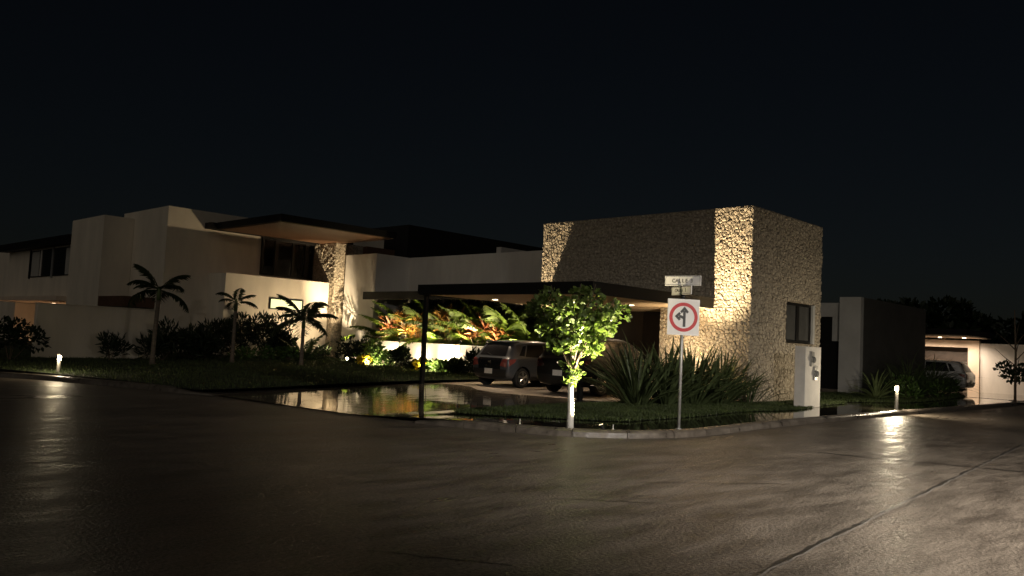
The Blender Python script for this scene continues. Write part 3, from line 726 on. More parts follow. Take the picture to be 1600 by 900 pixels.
    patch('windscreen', CGLASS, ((-hw * .74, belt + .03), (hw * .74, belt + .03), (hw * .62, H - .13), (-hw * .62, H - .13)), 'front', off=.010, sub=9)
    patch('grille', TRIM, ((-hw * .45, .42), (hw * .45, .42), (hw * .5, belt - .36), (-hw * .5, belt - .36)), 'front', off=.010)
    for sgn in (-1, 1): patch('headlight', CHROME, ((sgn * hw * .52, belt - .42), (sgn * hw * .74, belt - .42), (sgn * hw * .74, belt - .30), (sgn * hw * .52, belt - .32)), 'front', off=.012, sub=4)
    patch('rear_window', CGLASS, ((-hw * .66, belt + .05), (hw * .66, belt + .05), (hw * .56, H - .17), (-hw * .56, H - .17)), 'rear', off=.010)
    patch('tailgate', paint if not two_tone else mat('gloss_black', (.012, .012, .012), .2, .1, 5, coat=1), ((-hw * .54, belt - .42), (hw * .54, belt - .42), (hw * .60, belt - .02), (-hw * .60, belt - .02)), 'rear', off=.007)
    patch('rear_bumper', TRIM, ((-hw * .80, .30), (hw * .80, .30), (hw * .84, .56), (-hw * .84, .56)), 'rear', off=.012, sub=9)
    if plate:
        px_ = rear(0, belt - .34) - .03
        po = B(px_ - .008, px_, -.17, .17, belt - .52, belt - .36).build('number_plate', PLATEW, c, world=False)
    xe = rear(0, belt - .16)
    B(xe - .022, xe - .004, -.05, .05, belt - .17, belt - .11).build('emblem', CHROME, c, world=False, bevel=.01)
    zs = topz(.62, 0)
    MB().box(.36, .80, -hw * .62, hw * .62, zs - .045, zs + .005).build('spoiler', paint, c, world=False, bevel=.02)
    MB().tube([(.95, 0, topz(.95, 0)), (.86, 0, topz(.95, 0) + .16)], [.01, .004], 6).build('aerial', TRIM, c, world=False)
    MB().tube([(rear(.0, belt + .07) - .02, .0, belt + .05), (rear(.22, belt + .12) - .02, .24, belt + .12)], .01, 5).build('rear_wiper', TRIM, c, world=False)
    bmv.free(); return c
make_car('parked_car', 'small grey hatchback parked under the carport, nearest the planter', 3.86, 1.74, 1.50, PAINT1, .93, .31, 3.06, .66, .72, (18.28, 18.55, .145), 0, two_tone=True)
make_car('parked_car', 'large black car half hidden behind the lit street tree', 4.6, 1.86, 1.70, PAINT2, 1.05, .36, 3.65, .86, .75, (18.0, 15.45, .145), R(2), tail=mat('smoked_tail_light', (.05, .012, .012), .15, .1, 10, coat=1))
make_car('parked_car', 'pale silver car with its tail showing at the lit carport on the right', 4.4, 1.84, 1.66, PAINT3, 1.02, .35, 3.5, .80, .72, (46.6, 12.3, .115), R(90))

# ------------------------------------------------------------ road sign
sg = thing('road_sign', 'square white traffic sign with red ring under two street-name blades on a grey pole', 'road sign', (13.05, 8.25, .1))
g0 = wloc(sg)
MB().tube([(g0.x, g0.y, .08), (g0.x, g0.y, 2.62)], .030, 14).build('pole', GALV, sg, smooth=True)
MB().lathe([(.06, .10), (.055, .14), (.034, .15)], (g0.x, g0.y, 0), 14).build('collar', GALV, sg)
def panel(name, parent, M, w_, h_, zc, ang, thick=.02, off=.04, bevel=.004):
    """flat plate facing the camera side, yawed by ang; returns object with local frame x right, y towards viewer, z up"""
    o = MB().box(-w_ / 2, w_ / 2, -thick, 0, -h_ / 2, h_ / 2).build(name, M, None, bevel=bevel)
    o.parent = parent; n = -Vector((math.cos(yaw_s + ang), math.sin(yaw_s + ang), 0))
    o.data.transform(Matrix.Translation((0, -thick / 2, -h_ / 2)))
    o.rotation_euler = (0, 0, yaw_s + ang - math.pi / 2)
    o.location = n * off + Vector((0, 0, zc - g0.z)); return o
yaw_s = math.atan2(8.25, 13.05)
# local frame: x right, -y faces the viewer
pl = panel('sign_plate', sg, SIGNW, .60, .66, 2.17, R(18), .018, .04)
T = -.018 - .002
def deco(name, M, polys, y, parent):
    b = MB()
    for P in polys:
        n = len(P); b.add([(p[0], y, p[1]) for p in P] + [(p[0], y + .0015, p[1]) for p in P], [tuple(range(n)), tuple(range(2 * n - 1, n - 1, -1))] + [(i, n + i, n + (i + 1) % n, (i + 1) % n) for i in range(n)])
    o = bpy.data.objects.new(name, b.mesh(name, M)); COL.objects.link(o); o.parent = parent; return o
ring = []
N_ = 40
for i in range(N_):
    a0, a1 = 2 * math.pi * i / N_, 2 * math.pi * (i + 1) / N_
    ring.append([(.268 * math.cos(a0), .268 * math.sin(a0)), (.268 * math.cos(a1), .268 * math.sin(a1)), (.206 * math.cos(a1), .206 * math.sin(a1)), (.206 * math.cos(a0), .206 * math.sin(a0))])
deco('red_ring', SIGNR, ring, T - .001, pl)
arrow = [[(-.010, -.178), (.040, -.178), (.040, .12), (-.010, .12)], [(.015, .196), (-.066, .10), (-.034, .068), (.015, .127)], [(.015, .196), (.015, .127), (.064, .068), (.096, .10)]]
cur = []
cv = [(.004, -.03), (-.012, -.008), (-.04, .006), (-.085, .012)]
for i in range(3):
    (x0, y0), (x1, y1) = cv[i], cv[i + 1]; cur.append([(x0, y0 - .026), (x0, y0 + .028), (x1, y1 + .025), (x1, y1 - .025)])
arrow += cur + [[(-.165, .012), (-.082, .092), (-.050, .060), (-.098, .012)], [(-.165, .012), (-.098, .012), (-.050, -.036), (-.082, -.068)]]
deco('straight_and_left_arrow', SIGNB, arrow, T - .001, pl)
deco('plate_border', GALV, [[(-.298, .322), (.298, .322), (.298, .328), (-.298, .328)], [(-.298, -.328), (.298, -.328), (.298, -.322), (-.298, -.322)], [(-.298, -.322), (-.292, -.322), (-.292, .322), (-.298, .322)], [(.292, -.322), (.298, -.322), (.298, .322), (.292, .322)]], T - .001, pl)
def text_on(parent, s, size, x, z, M, name='letter'):
    pos = x - len(s) * size * .62 / 2
    for ch in s:
        if ch != ' ':
            cu = bpy.data.curves.new(name, 'FONT'); cu.body = ch; cu.size = size; cu.extrude = .001; cu.align_x = 'CENTER'; cu.align_y = 'CENTER'
            o = bpy.data.objects.new('tmp', cu); COL.objects.link(o)
            dg = bpy.context.evaluated_depsgraph_get(); me = bpy.data.meshes.new_from_object(o.evaluated_get(dg)); bpy.data.objects.remove(o)
            me.materials.clear(); me.materials.append(M); q = bpy.data.objects.new(name, me); COL.objects.link(q); q.parent = parent
            q.rotation_euler = (R(90), 0, 0); q.location = (pos + size * .31, T - .0015, z)
        pos += size * (.66 if ch != ' ' else .4)
n1 = panel('street_name_blade', sg, SIGNW, .70, .185, 2.84, R(-22), .018, .03)
text_on(n1, 'CALLE 3', .095, .0, -.005, TEXTG)
bd = lambda w_, h_: [[(-w_, h_ - .006), (w_, h_ - .006), (w_, h_), (-w_, h_)], [(-w_, -h_), (w_, -h_), (w_, -h_ + .006), (-w_, -h_ + .006)], [(-w_, -h_ + .006), (-w_ + .006, -h_ + .006), (-w_ + .006, h_ - .006), (-w_, h_ - .006)], [(w_ - .006, -h_ + .006), (w_, -h_ + .006), (w_, h_ - .006), (w_ - .006, h_ - .006)]]
deco('blade_border', GALV, bd(.335, .08), T - .001, n1)
n2 = panel('street_name_blade', sg, SIGNW, .60, .155, 2.66, R(-54), .018, .03)
text_on(n2, 'CALLE 2', .08, -.02, 0, TEXTG)
deco('blade_border', GALV, bd(.285, .066), T - .001, n2)
for zc in (2.745, 2.575, 2.52): MB().lathe([(.045, zc - .02), (.045, zc + .02)], (g0.x, g0.y, 0), 10).build('bracket', DARK, sg)

# ------------------------------------------------------------ meter box
mb = thing('meter_box', 'tall white masonry meter box with two electricity meters beside the tower', 'meter box', (23.2, 10.6, .1))
MB().box(22.8, 23.85, 10.3, 10.62, .1, 1.86).build('body', BOXW, mb, bevel=.015)
for (x, z) in ((23.22, 1.5), (23.45, 1.1)):
    o = MB().box(x - .10, x + .10, 10.26, 10.299, z - .21, z + .21).build('meter_panel', METER, mb, bevel=.008)
    MB().lathe([(.06, 10.20), (.085, 10.215), (.09, 10.259)], (x + .01, 0, z - .02), 18, 'y').build('meter', CLEAR, o, smooth=False)
    MB().lathe([(.10, 10.235), (.10, 10.2595)], (x + .01, 0, z - .02), 18, 'y').build('meter_ring', GALV, o)

# ------------------------------------------------------------ bollards
def bollard(x, y, h, label, e, back, z0=.1):
    t = thing('bollard_light', label, 'bollard', (x, y, z0), group='lit bollards along the kerb')
    MB().lathe([(.075, 0), (.075, .015), (.05, .02), (.05, h - .16)], (x, y, z0), 16).build('post', STEEL, t, smooth=False)
    MB().lathe([(.045, h - .159), (.045, h - .05)], (x, y, z0), 16).build('light_head', E_BOL, t)
    MB().lathe([(.056, h - .049), (.056, h - .01), (.04, h)], (x, y, z0), 16).build('cap', STEEL, t)
    lamp('POINT', t, (x - .12, y - .12, z0 + h - .12), None, e, (1, .80, .50), radius=.06)
    lamp('POINT', t, (x + .10, y + .12, z0 + h - .12), None, back, (1, .84, .60), radius=.06)
bollard(25.75, 8.8, .76, 'lit steel bollard on the right by the white meter box and road', 15, 200)
bollard(7.5, 23.9, .56, 'lit bollard on the left in front of the low garden wall', 18, 12)

# ------------------------------------------------------------ vegetation
def leaf_cloud(rng, centers, n, size, wl=.5, up=.3, jitter=1., hang=0.):
    """n leaves spread over cluster centres (x,y,z,r): each a folded six-point leaf, 4 tris"""
    C = np.array(centers, float); pick = rng.choice(len(C), n, p=C[:, 3] ** 2 / (C[:, 3] ** 2).sum())
    d = rng.normal(size=(n, 3)); d /= np.linalg.norm(d, axis=1)[:, None]
    P = C[pick, :3] + d * (C[pick, 3] * rng.uniform(.35, 1.0, n) ** .5)[:, None] * np.array([1, 1, .85])
    ax = d + rng.normal(size=(n, 3)) * .6 * jitter; ax[:, 2] += up - hang; ax /= np.linalg.norm(ax, axis=1)[:, None]
    t = rng.normal(size=(n, 3)); sd = np.cross(ax, t); sd /= np.linalg.norm(sd, axis=1)[:, None]; nr = np.cross(sd, ax)
    s = size * rng.uniform(.45, 1.4, n)[:, None]; w_ = s * wl
    V = np.zeros((n, 6, 3)); V[:, 0] = P; V[:, 1] = P + ax * s * .33 + sd * w_ * .5 + nr * s * .06; V[:, 2] = P + ax * s * .72 + sd * w_ * .42 + nr * s * .05
    V[:, 3] = P + ax * s - nr * s * .08; V[:, 4] = P + ax * s * .72 - sd * w_ * .42 + nr * s * .05; V[:, 5] = P + ax * s * .33 - sd * w_ * .5 + nr * s * .06
    i = np.arange(n)[:, None] * 6
    return V.reshape(-1, 3), np.concatenate([i + [0, 1, 2], i + [0, 2, 3], i + [0, 3, 4], i + [0, 4, 5]], 1).reshape(-1, 3)
def shrub(name, label, loc, r, h, leaf, M, n, seed, cat='shrub', wl=.45, stems=5, group=None, up=.5):
    g = np.random.default_rng(seed); t = thing(name, label, cat, loc, 0, group)
    cs = [(g.uniform(-r, r) * .7, g.uniform(-r, r) * .7, h * g.uniform(.25, .8), r * g.uniform(.28, .5)) for _ in range(9)]
    V, F = leaf_cloud(g, cs, n, leaf, wl, up)
    V[:, 2] = np.maximum(V[:, 2], .02)
    np_mesh('foliage', V, F, M, t)
    b = MB()
    for c in cs[:stems]: b.tube([(0, 0, -.05), (c[0] * .5, c[1] * .5, c[2] * .5), (c[0], c[1], c[2])], [.018, .012, .006], 5)
    b.build('stem', BARK, t, world=False); return t

def blade_mesh(L_, w_, bend, rng, segs=7, twist=.3, tipw=.06, M=FLAX, name='leaf'):
    """strap leaf growing along +z and bending to +x, folded along its midrib"""
    vs = []; x = z = 0; a = .05
    for i in range(segs + 1):
        t = i / segs; wd = w_ * (.55 + .9 * t if t < .35 else (1 - ((t - .35) / .65) ** 2.2) * .87 + tipw)
        if i == segs: wd = w_ * .05
        tw = twist * t; cx_, sx_ = math.cos(tw), math.sin(tw)
        vs += [(x - sx_ * wd, -cx_ * wd, z), (x + wd * .45 * math.cos(a), 0, z - wd * .45 * math.sin(a)), (x + sx_ * wd, cx_ * wd, z)]
        a += bend / segs * (.4 + 1.2 * t); x += math.sin(a) * L_ / segs; z += math.cos(a) * L_ / segs
    fs = []
    for i in range(segs):
        o = i * 3; fs += [(o, o + 1, o + 4, o + 3), (o + 1, o + 2, o + 5, o + 4)]
    b = MB(); b.add(vs, fs); b.smooth = True; return b.mesh(name, M)
def rosette(name, label, loc, meshes, n, rng, tilt=(5, 55), sc=(.7, 1.1), cat='plant', group=None, spread=.18, lean=None, cap=True):
    t = thing(name, label, cat, loc, 0, group)
    for i in range(n):
        o = bpy.data.objects.new('leaf', rng.choice(meshes)); COL.objects.link(o); o.parent = t
        f = (i + rng.random()) / n; az = rng.uniform(0, 2 * math.pi) if lean is None or rng.random() > .45 else lean + rng.uniform(-.6, .6)
        tl = R(tilt[0] + (tilt[1] - tilt[0]) * f + rng.uniform(-5, 5)); s = rng.uniform(*sc) * (1 - .12 * f)
        o.rotation_euler = (Matrix.Rotation(az, 3, 'Z') @ Matrix.Rotation(tl, 3, 'Y') @ Matrix.Rotation(rng.uniform(-.5, .5), 3, 'Z')).to_euler()
        o.location = (math.cos(az) * spread * f + rng.uniform(-.06, .06), math.sin(az) * spread * f + rng.uniform(-.06, .06), 0); o.scale = (s, s, s)
    return t
rr = random.Random(17)
fl = [blade_mesh(rr.uniform(1.35, 1.85), rr.uniform(.032, .048), rr.uniform(.1, .9), rr, twist=rr.uniform(-.4, .4)) for _ in range(9)]
FP = [(17.55, 12.35, .95, 'leftmost strap-leaved clump, leaning left over the grass'), (18.3, 12.9, 1.0, 'strap-leaved clump beside the black car, tall and dark'), (18.55, 12.15, .95, 'strap-leaved clump left of the sign pole on the corner lawn'),
      (19.3, 12.55, 1.02, 'strap-leaved clump just left behind the sign pole'), (19.7, 12.05, .92, 'strap-leaved clump right in line with the sign pole'), (20.45, 12.45, 1.0, 'strap-leaved clump right of the sign pole before the lit stone'),
      (20.9, 11.95, .88, 'low strap-leaved clump near the tower corner'), (21.7, 12.3, .92, 'rightmost strap-leaved clump against the tower corner'), (22.0, 11.6, .62, 'small strap-leaved tuft leaning past the tower corner')]
for k, (x, y, s, lb) in enumerate(FP):
    rosette('flax_plant', lb, (x, y, .11), fl, 78 if s > .7 else 26, rr, (3, 52), (.8 * s, 1.2 * s), 'plant', 'strap-leaved plants on the corner', .30, lean=(R(135) if k == 0 else R(-50) if k > 6 else None))
yl = [blade_mesh(rr.uniform(1.2, 1.7), rr.uniform(.03, .042), rr.uniform(.4, 1.3), rr, M=YUC) for _ in range(6)]
rosette('spiky_plant', 'spiky pale green plant behind the right bollard by the gatepost', (32.2, 11.75, .12), yl, 46, rr, (5, 78), (.8, 1.15), 'plant', None, .12)
gl = [blade_mesh(rr.uniform(1.3, 2.0), rr.uniform(.012, .02), rr.uniform(.5, 1.6), rr, M=mat('reed_leaf', (.07, .10, .04), .5, .4, 5, perobj=.3)) for _ in range(6)]
for k, (x, y, s, lb) in enumerate(((34.8, 11.9, 1.05, 'tall dark grassy clump right of the spiky plant'), (36.2, 11.9, 1.3, 'tallest dark grassy clump beneath the side wall'), (37.6, 11.9, 1.25, 'dark grassy clump left of the silver car'), (39.9, 12.1, 1.3, 'dark grassy clump hiding the nose of the silver car'))):
    rosette('grass_clump', lb, (x, y, .12), gl, 130, rr, (3, 55), (.8 * s, 1.2 * s), 'plant', 'grassy clumps by the right house', .55)
for k, (x, y, lb) in enumerate(((33.6, 11.2, 'low green border shrub beside the spiky plant'), (36.8, 11.2, 'low green border shrub in the middle of the right bed'), (39.9, 11.5, 'pale green border shrub beside the silver car wheel'))):
    shrub('low_shrub', lb, (x, y, .1), .7, .75, .16, LEAFG, 420, 60 + k, group='border shrubs of the right bed', up=.9, wl=.3)

# street tree
tr = thing('street_tree', 'small lit street tree with white-painted trunk at the kerb', 'tree', (11.28, 9.35, .1))
g = np.random.default_rng(4)
MB().tube([(0, 0, -.06), (.005, .0, .3), (-.015, .01, .7), (.01, .02, 1.02)], [.070, .058, .052, .045], 14).build('trunk', LIME, tr, world=False, smooth=True)
rdir = Vector((math.sin(yaw), -math.cos(yaw), 0)); fdir = Vector((math.cos(yaw), math.sin(yaw), 0))
lim = []; cs = []
for k in range(16):
    a = k * 2.4; el = g.uniform(.35, 1.2); top = g.uniform(.9, 1.55)
    tip = rdir * (math.cos(a) * .80 * g.uniform(.55, 1)) + fdir * (math.sin(a) * .62 * g.uniform(.5, 1)) + Vector((0, 0, 1.0 + top))
    lim.append(([(.01, .02, .95), (tip.x * .35, tip.y * .35, 1.0 + top * .45), tuple(tip)], [.022, .014, .005]))
    for f, r_ in ((.45, .13), (.72, .17), (1., .20)):
        q = Vector((tip.x * f, tip.y * f, 1.0 + top * (f ** 1.1))); cs.append((q.x + g.uniform(-.06, .06), q.y + g.uniform(-.06, .06), q.z, r_ * g.uniform(.8, 1.15)))
b = MB(); b.tube([(.01, .02, 1.0), (.02, .02, 1.5), (-.02, 0, 2.1)], [.034, .025, .01], 8)
for p, r_ in lim: b.tube(p, r_, 5)
b.build('limb', BARK, tr, world=False, smooth=True)
cs += [(-.03, .03, .82, .09), (.02, -.02, .95, .13), (.0, .05, 1.12, .18)]
V, F = leaf_cloud(g, cs, 2700, .090, .78, .15)
V[:, 2] = .86 + (V[:, 2] - .86) * .88; np_mesh('crown', V, F, LEAF, tr)

# palms
def frond(L_, rng, M, droop=1.2, nl=26, ll=.42, wl=.016, start=.2, vee=.5, name='frond'):
    b = MB(); pts = []; x = z = 0; a = start
    for i in range(nl + 1):
        t = i / nl; pts.append((x, z, a)); a += droop / nl * (.4 + 1.1 * t); x += math.sin(a) * L_ / nl; z += math.cos(a) * L_ / nl
    b.tube([(p[0], 0, p[1]) for p in pts[::3]], [.016 * (1 - i / (len(pts[::3]))) + .003 for i in range(len(pts[::3]))], 4, False)
    for i in range(3, nl + 1):
        t = i / nl; l = ll * (math.sin(math.pi * min(1, .18 + t * .84)) ** .7) * rng.uniform(.85, 1.1)
        for sg_ in (-1, 1):
            ca = pts[i][2] ; o = Vector((pts[i][0], 0, pts[i][1]))
            along = Vector((math.sin(ca), 0, math.cos(ca))); nrm = Vector((math.cos(ca), 0, -math.sin(ca)))
            d = (along * rng.uniform(.55, .8) + Vector((0, sg_, 0)) * .8 - nrm * -vee * rng.uniform(.2, .7)).normalized()
            wv = along.cross(d).normalized().cross(d) * wl
            mid = o + d * l * .5; tip = o + d * l + Vector((0, 0, -l * .28))
            k = len(b.v); b.v += [tuple(o), tuple(mid + wv), tuple(tip), tuple(mid - wv)]; b.f += [(k, k + 1, k + 2), (k, k + 2, k + 3)]
    return b.mesh(name, M)
def palm(label, loc, h, fr, n, rng, sc=1., r0=.085, tilt=(15, 95), lean=.0, azs=None, cat='palm tree'):
    t = thing('palm_tree', label, cat, loc, 0, 'young palms on the front lawn')
    pts = [(lean * (i / 6) ** 2, 0, -.08 + (h + .08) * i / 6) for i in range(7)]
    MB().tube(pts, [r0 * 1.5, r0 * 1.08, r0, r0 * .95, r0 * .92, r0 * .9, r0 * .85], 12).build('trunk', PALMB, t, world=False, smooth=True)
    MB().tube([(lean, 0, h - .02), (lean, 0, h + .18), (lean, 0, h + .45)], [r0 * .95, r0 * 1.05, r0 * .5], 10).build('crownshaft', SHAFT, t, world=False, smooth=True)
    for i in range(n):
        o = bpy.data.objects.new('frond', rng.choice(fr)); COL.objects.link(o); o.parent = t
        az = (azs[i] if azs else i * 2.4 + rng.uniform(-.3, .3)); tl = R(tilt[0] + (tilt[1] - tilt[0]) * (i / max(1, n - 1)))
        o.rotation_euler = (Matrix.Rotation(az, 3, 'Z') @ Matrix.Rotation(tl, 3, 'Y')).to_euler(); o.location = (lean, 0, h + .3); s = sc * rng.uniform(.85, 1.1); o.scale = (s, s, s)
    return t
rp = random.Random(5)
frs = [frond(1.25, rp, FROND, rp.uniform(1.0, 1.9), 27, .50, .013) for _ in range(5)]
fl_d = R(44.1 + 90); fr_d = R(44.1 - 90)      # image left and right
palm('tallest young palm, left of the others, with one long drooping frond', (11.5, 27.6, .25), 2.15, frs, 8, rp, 1.05, .075, (10, 80), .05, [fl_d, fr_d, fl_d + .4, fr_d - .5, fl_d - .5, 1.2, 3.3, fr_d + .4])
palm('middle palm of the three with short tufted fronds', (15.1, 29.1, .3), 1.95, frs, 6, rp, .72, .07, (5, 70), 0, [.8, fl_d + .2, fr_d, fl_d - .2, fr_d + .5, 4.0])
palm('right palm of the three, full crowned, before the slit window', (17.2, 27.7, .3), 1.42, frs, 12, rp, 1.15, .075, (5, 88), 0)
# low fan palm by the right palm, shrubs along the house
fan = [frond(1.25, rp, mat('low_palm_frond', (.07, .11, .03), .5, .4, 4, transl=.2), rp.uniform(.5, 1.2), 24, .30, .02) for _ in range(4)]
def areca(label, loc, n, fr, sc, rng, M=None, name='areca_palm', tilt=(4, 62), group=None):
    t = thing(name, label, 'palm', loc, 0, group)
    for i in range(n):
        o = bpy.data.objects.new('frond', rng.choice(fr)); COL.objects.link(o); o.parent = t
        o.rotation_euler = (Matrix.Rotation(i * 2.4 + rng.uniform(-.4, .4), 3, 'Z') @ Matrix.Rotation(R(tilt[0] + (tilt[1] - tilt[0]) * i / n), 3, 'Y')).to_euler()
        s = sc * rng.uniform(.8, 1.15); o.scale = (s, s, s); o.location = (rng.uniform(-.1, .1), rng.uniform(-.1, .1), 0)
    return t
areca('low bushy palm beside the right palm, lit from behind', (19.6, 31.4, .3), 14, fan, 1.25, rp, tilt=(5, 70))
hedge_lbl = ['dark shrub behind the tallest palm', 'low dark shrub right of the tallest palm', 'dark shrub left of the middle palm', 'dark shrub behind the middle palm', 'tall dark shrub right of the middle palm', 'tall dark shrub under the slit window', 'dark shrub left of the low bushy palm']
for k, (x, y, r_, h_) in enumerate(((12.9, 30.1, .9, 1.35), (14.1, 30.8, .9, 1.2), (15.2, 31.6, .9, 1.2), (16.3, 32.3, 1.0, 1.65), (17.4, 32.6, 1.0, 1.95), (18.5, 32.7, 1.0, 1.95), (19.4, 32.8, .8, 1.6))):
    shrub('house_shrub', hedge_lbl[k], (x, y, .3), r_, h_, .24, LEAFD, 900, 30 + k, group='dark shrubs along the house', wl=.22, up=.9)
for k, (x, y, lb) in enumerate(((16.6, 31.2, 'pale low border plant at the foot of the tall dark shrubs'), (17.8, 31.3, 'pale low border plant in front of the slit window wall'), (18.9, 31.4, 'pale low border plant next to the low bushy palm'))):
    shrub('border_plant', lb, (x, y, .3), .6, .5, .14, LEAFG, 260, 50 + k, group='border plants in front of the shrubs')
shrub('round_shrub', 'small dark shrub against the low garden wall', (11.0, 29.9, .2), .55, 1.05, .2, LEAFD, 420, 71, wl=.2, up=.9)
for k, (x, y) in enumerate(((4.2, 27.9), (5.4, 28.4), (6.6, 28.9), (7.8, 29.5))):
    shrub('hedge_shrub', ['dark hedge shrub at the far left edge', 'second hedge shrub from the left edge', 'hedge shrub left of the garden wall end', 'dark hedge shrub covering the garden wall end'][k], (x, y, .15), .85, 1.5, .14, LEAFD, 900, 75 + k, group='hedge at the left edge', wl=.5)
shrub('clipped_shrub', 'small clipped dark shrub by the lit pillar foot', (21.1, 32.6, .35), .5, .55, .1, LEAFD, 520, 81, wl=.6)

# planter plants: red and orange ti plants, areca palms
tiM = [LEAFR, LEAFO, LEAFY]
tim = {M.name: [blade_mesh(rr.uniform(.5, .75), rr.uniform(.035, .055), rr.uniform(.5, 1.7), rr, M=M, segs=5, twist=rr.uniform(-.8, .8)) for _ in range(5)] for M in tiM}
def ti(label, loc, M, n_heads, rng, hmax):
    t = thing('ti_plant', label, 'plant', loc, 0, 'coloured plants in the raised planter')
    for k in range(n_heads):
        dx, dy = rng.uniform(-.28, .35), rng.uniform(-.5, .5); h = hmax * rng.uniform(.35, 1)
        MB().tube([(dx * .3, dy * .3, -.02), (dx * .7, dy * .7, h * .5), (dx, dy, h)], [.02, .016, .013], 6).build('stem', BARK, t, world=False)
        for i in range(15):
            o = bpy.data.objects.new('leaf', rng.choice(tim[M.name])); COL.objects.link(o); o.parent = t
            az = i * 2.4 + rng.uniform(-.3, .3); tl = R(10 + 80 * i / 15); s = rng.uniform(.7, 1.1)
            o.rotation_euler = (Matrix.Rotation(az, 3, 'Z') @ Matrix.Rotation(tl, 3, 'Y')).to_euler(); o.location = (dx, dy, h - .01 * i); o.scale = (s, s, s)
    return t
ay = [frond(1.75, rp, FROND_Y, rp.uniform(.6, 1.5), 28, .38, .022) for _ in range(5)]
ti('pinkish red ti plant at the left of the raised planter', (22.95, 29.6, 1.2), LEAFR, 7, rr, 1.35)
ti('orange ti plant left of the front carport post', (22.95, 28.7, 1.2), LEAFO, 9, rr, 1.4)
ti('orange ti plant straight behind the front carport post', (22.95, 27.8, 1.2), LEAFO, 8, rr, 1.2)
ti('orange ti plant right of the front carport post', (22.95, 26.6, 1.2), LEAFO, 9, rr, 1.45)
ti('second orange ti plant right of the front post, leggy', (22.95, 25.6, 1.2), LEAFO, 9, rr, 1.3)
ti('deep red ti plant above the hatchback roof', (22.95, 23.9, 1.2), LEAFR, 7, rr, .95)
ti('red ti plant at the right end above the hatchback', (22.95, 22.7, 1.2), LEAFR, 6, rr, .9)
for k, (y, s, lb) in enumerate(((30.6, 1.0, 'dim areca palm at the dark left end of the planter'), (29.3, 1.15, 'areca palm behind the pinkish red ti plant'), (28.0, 1.15, 'areca palm left behind the front carport post'), (26.8, 1.15, 'areca palm right behind the front carport post'), (25.4, 1.2, 'areca palm with tall arching fronds mid planter'), (24.2, 1.15, 'bright lime areca palm above the hatchback tail'), (23.0, 1.15, 'bright lime areca palm above the hatchback roof'), (21.9, 1.05, 'areca palm at the right end behind the black car'))):
    areca(lb, (23.75, y, 1.2), 15, ay, s * 1.3, rp, group='areca palms in the raised planter', tilt=(1, 55))
hg = thing('backdrop_leaves', 'dark leaf mass added to hide the bright wall behind the planter', 'hedge', (24.7, 26, 1.2)); g = np.random.default_rng(6)  # added leaf mass, keeps the lit back wall dark behind the plants
V, F = leaf_cloud(g, [(g.uniform(-.12, .12), g.uniform(-5, 4.9), g.uniform(.1, 2.05), .3) for _ in range(170)], 6500, .15, .55, 0.); V[:, 0] = np.minimum(V[:, 0], .28); V[:, 2] = np.clip(V[:, 2], .02, 2.18)
np_mesh('foliage', V, F, LEAFD, hg); b = MB()
for k in range(10): b.tube([(.1, -4.6 + k, -.02), (.15, -4.5 + k, 1.0), (.1, -4.7 + k, 2.0)], [.02, .015, .008], 5)
b.build('stem', BARK, hg, world=False)
# bed in front of the planter
bed = [(30.6, LEAFD, .75, 1.15, 'dark shrub at the left end of the planter bed'), (29.8, LEAFD, .8, 1.2, 'dark broad shrub left of the yellow plant'), (28.9, LEAFG, .7, 1.2, 'bright green shrub in front of the left planter light'), (28.0, LEAFG, .6, .75, 'pale green shrub right of the yellow plant'),
       (27.1, LEAFD, .38, 1.0, 'shrub casting its shadow on the white planter wall'), (26.2, LEAFD, .45, .42, 'dark shrub left of the front post foot'), (25.3, LEAFG, .42, .45, 'green shrub right of the front post foot'), (24.4, LEAFG, .45, .4, 'bright low shrub in front of the right planter light'), (23.5, LEAFD, .5, .75, 'dark shrub between the planter light and the hatchback'), (22.5, LEAFD, .7, 1.05, 'dark shrub beside the hatchback wheel'), (21.6, LEAFD, .6, .9, 'dark shrub hidden partly by the hatchback body')]
for k, (y, M, r_, h_, lb) in enumerate(bed):
    shrub('bed_shrub', lb, (21.45 + .1 * (k % 2), y, .2), r_, h_, .17, M, 520, 90 + k, group='shrubs in front of the planter', wl=.42)
for k, (x, y, lb) in enumerate(((20.75, 28.35, 'bright yellow leafy plant in the bed near the planter'), (20.75, 28.75, 'smaller yellow leafy plant beside the bright yellow one'), (20.9, 25.0, 'yellow-green leafy plant right of the front post'))):
    shrub('yellow_plant', lb, (x, y, .25), .22, .42 if k else .5, .17, LEAFYEL, 70, 110 + k, 'plant', .5, 3, 'yellow plants in the bed')

# garden lights
def uplight(label, loc, target, e, angle, col=(1, .76, .46), blend=1., radius=.03, glow=False, rise=.16):
    t = thing('garden_spotlight', label, 'garden light', loc, 0, 'garden spotlights')
    L0 = Vector(loc); d = (Vector(target) - L0).normalized(); hp = L0 + Vector((0, 0, rise))
    MB().tube([L0 - Vector((0, 0, .1)), hp], .012, 6).build('stake', DARK, t)
    MB().tube([hp - d * .09, hp + d * .03], [.035, .045], 10).build('housing', DARK, t)
    MB().tube([hp + d * .031, hp + d * .036], .038, 10).build('lens', E_LENS, t)
    if glow: MB().lathe([(.03, .06), (.055, .09), (.06, .14), (.03, .18)], L0 + Vector((-.12, -.14, 0)), 12).build('globe', E_WARM, t)
    lamp('SPOT', t, hp + d * .05, hp + d * 3, e, col, angle, blend, radius); return t
uplight('garden spotlight on the grass aimed up the tower corner', (20.9, 13.02, .12), (22.5, 12.6, 5.4), 4300, 66, rise=.75)
uplight('garden spotlight among strap leaves aimed at the lower tower wall', (21.2, 13.75, .14), (22.5, 13.6, 2.0), 330, 150, rise=.6)
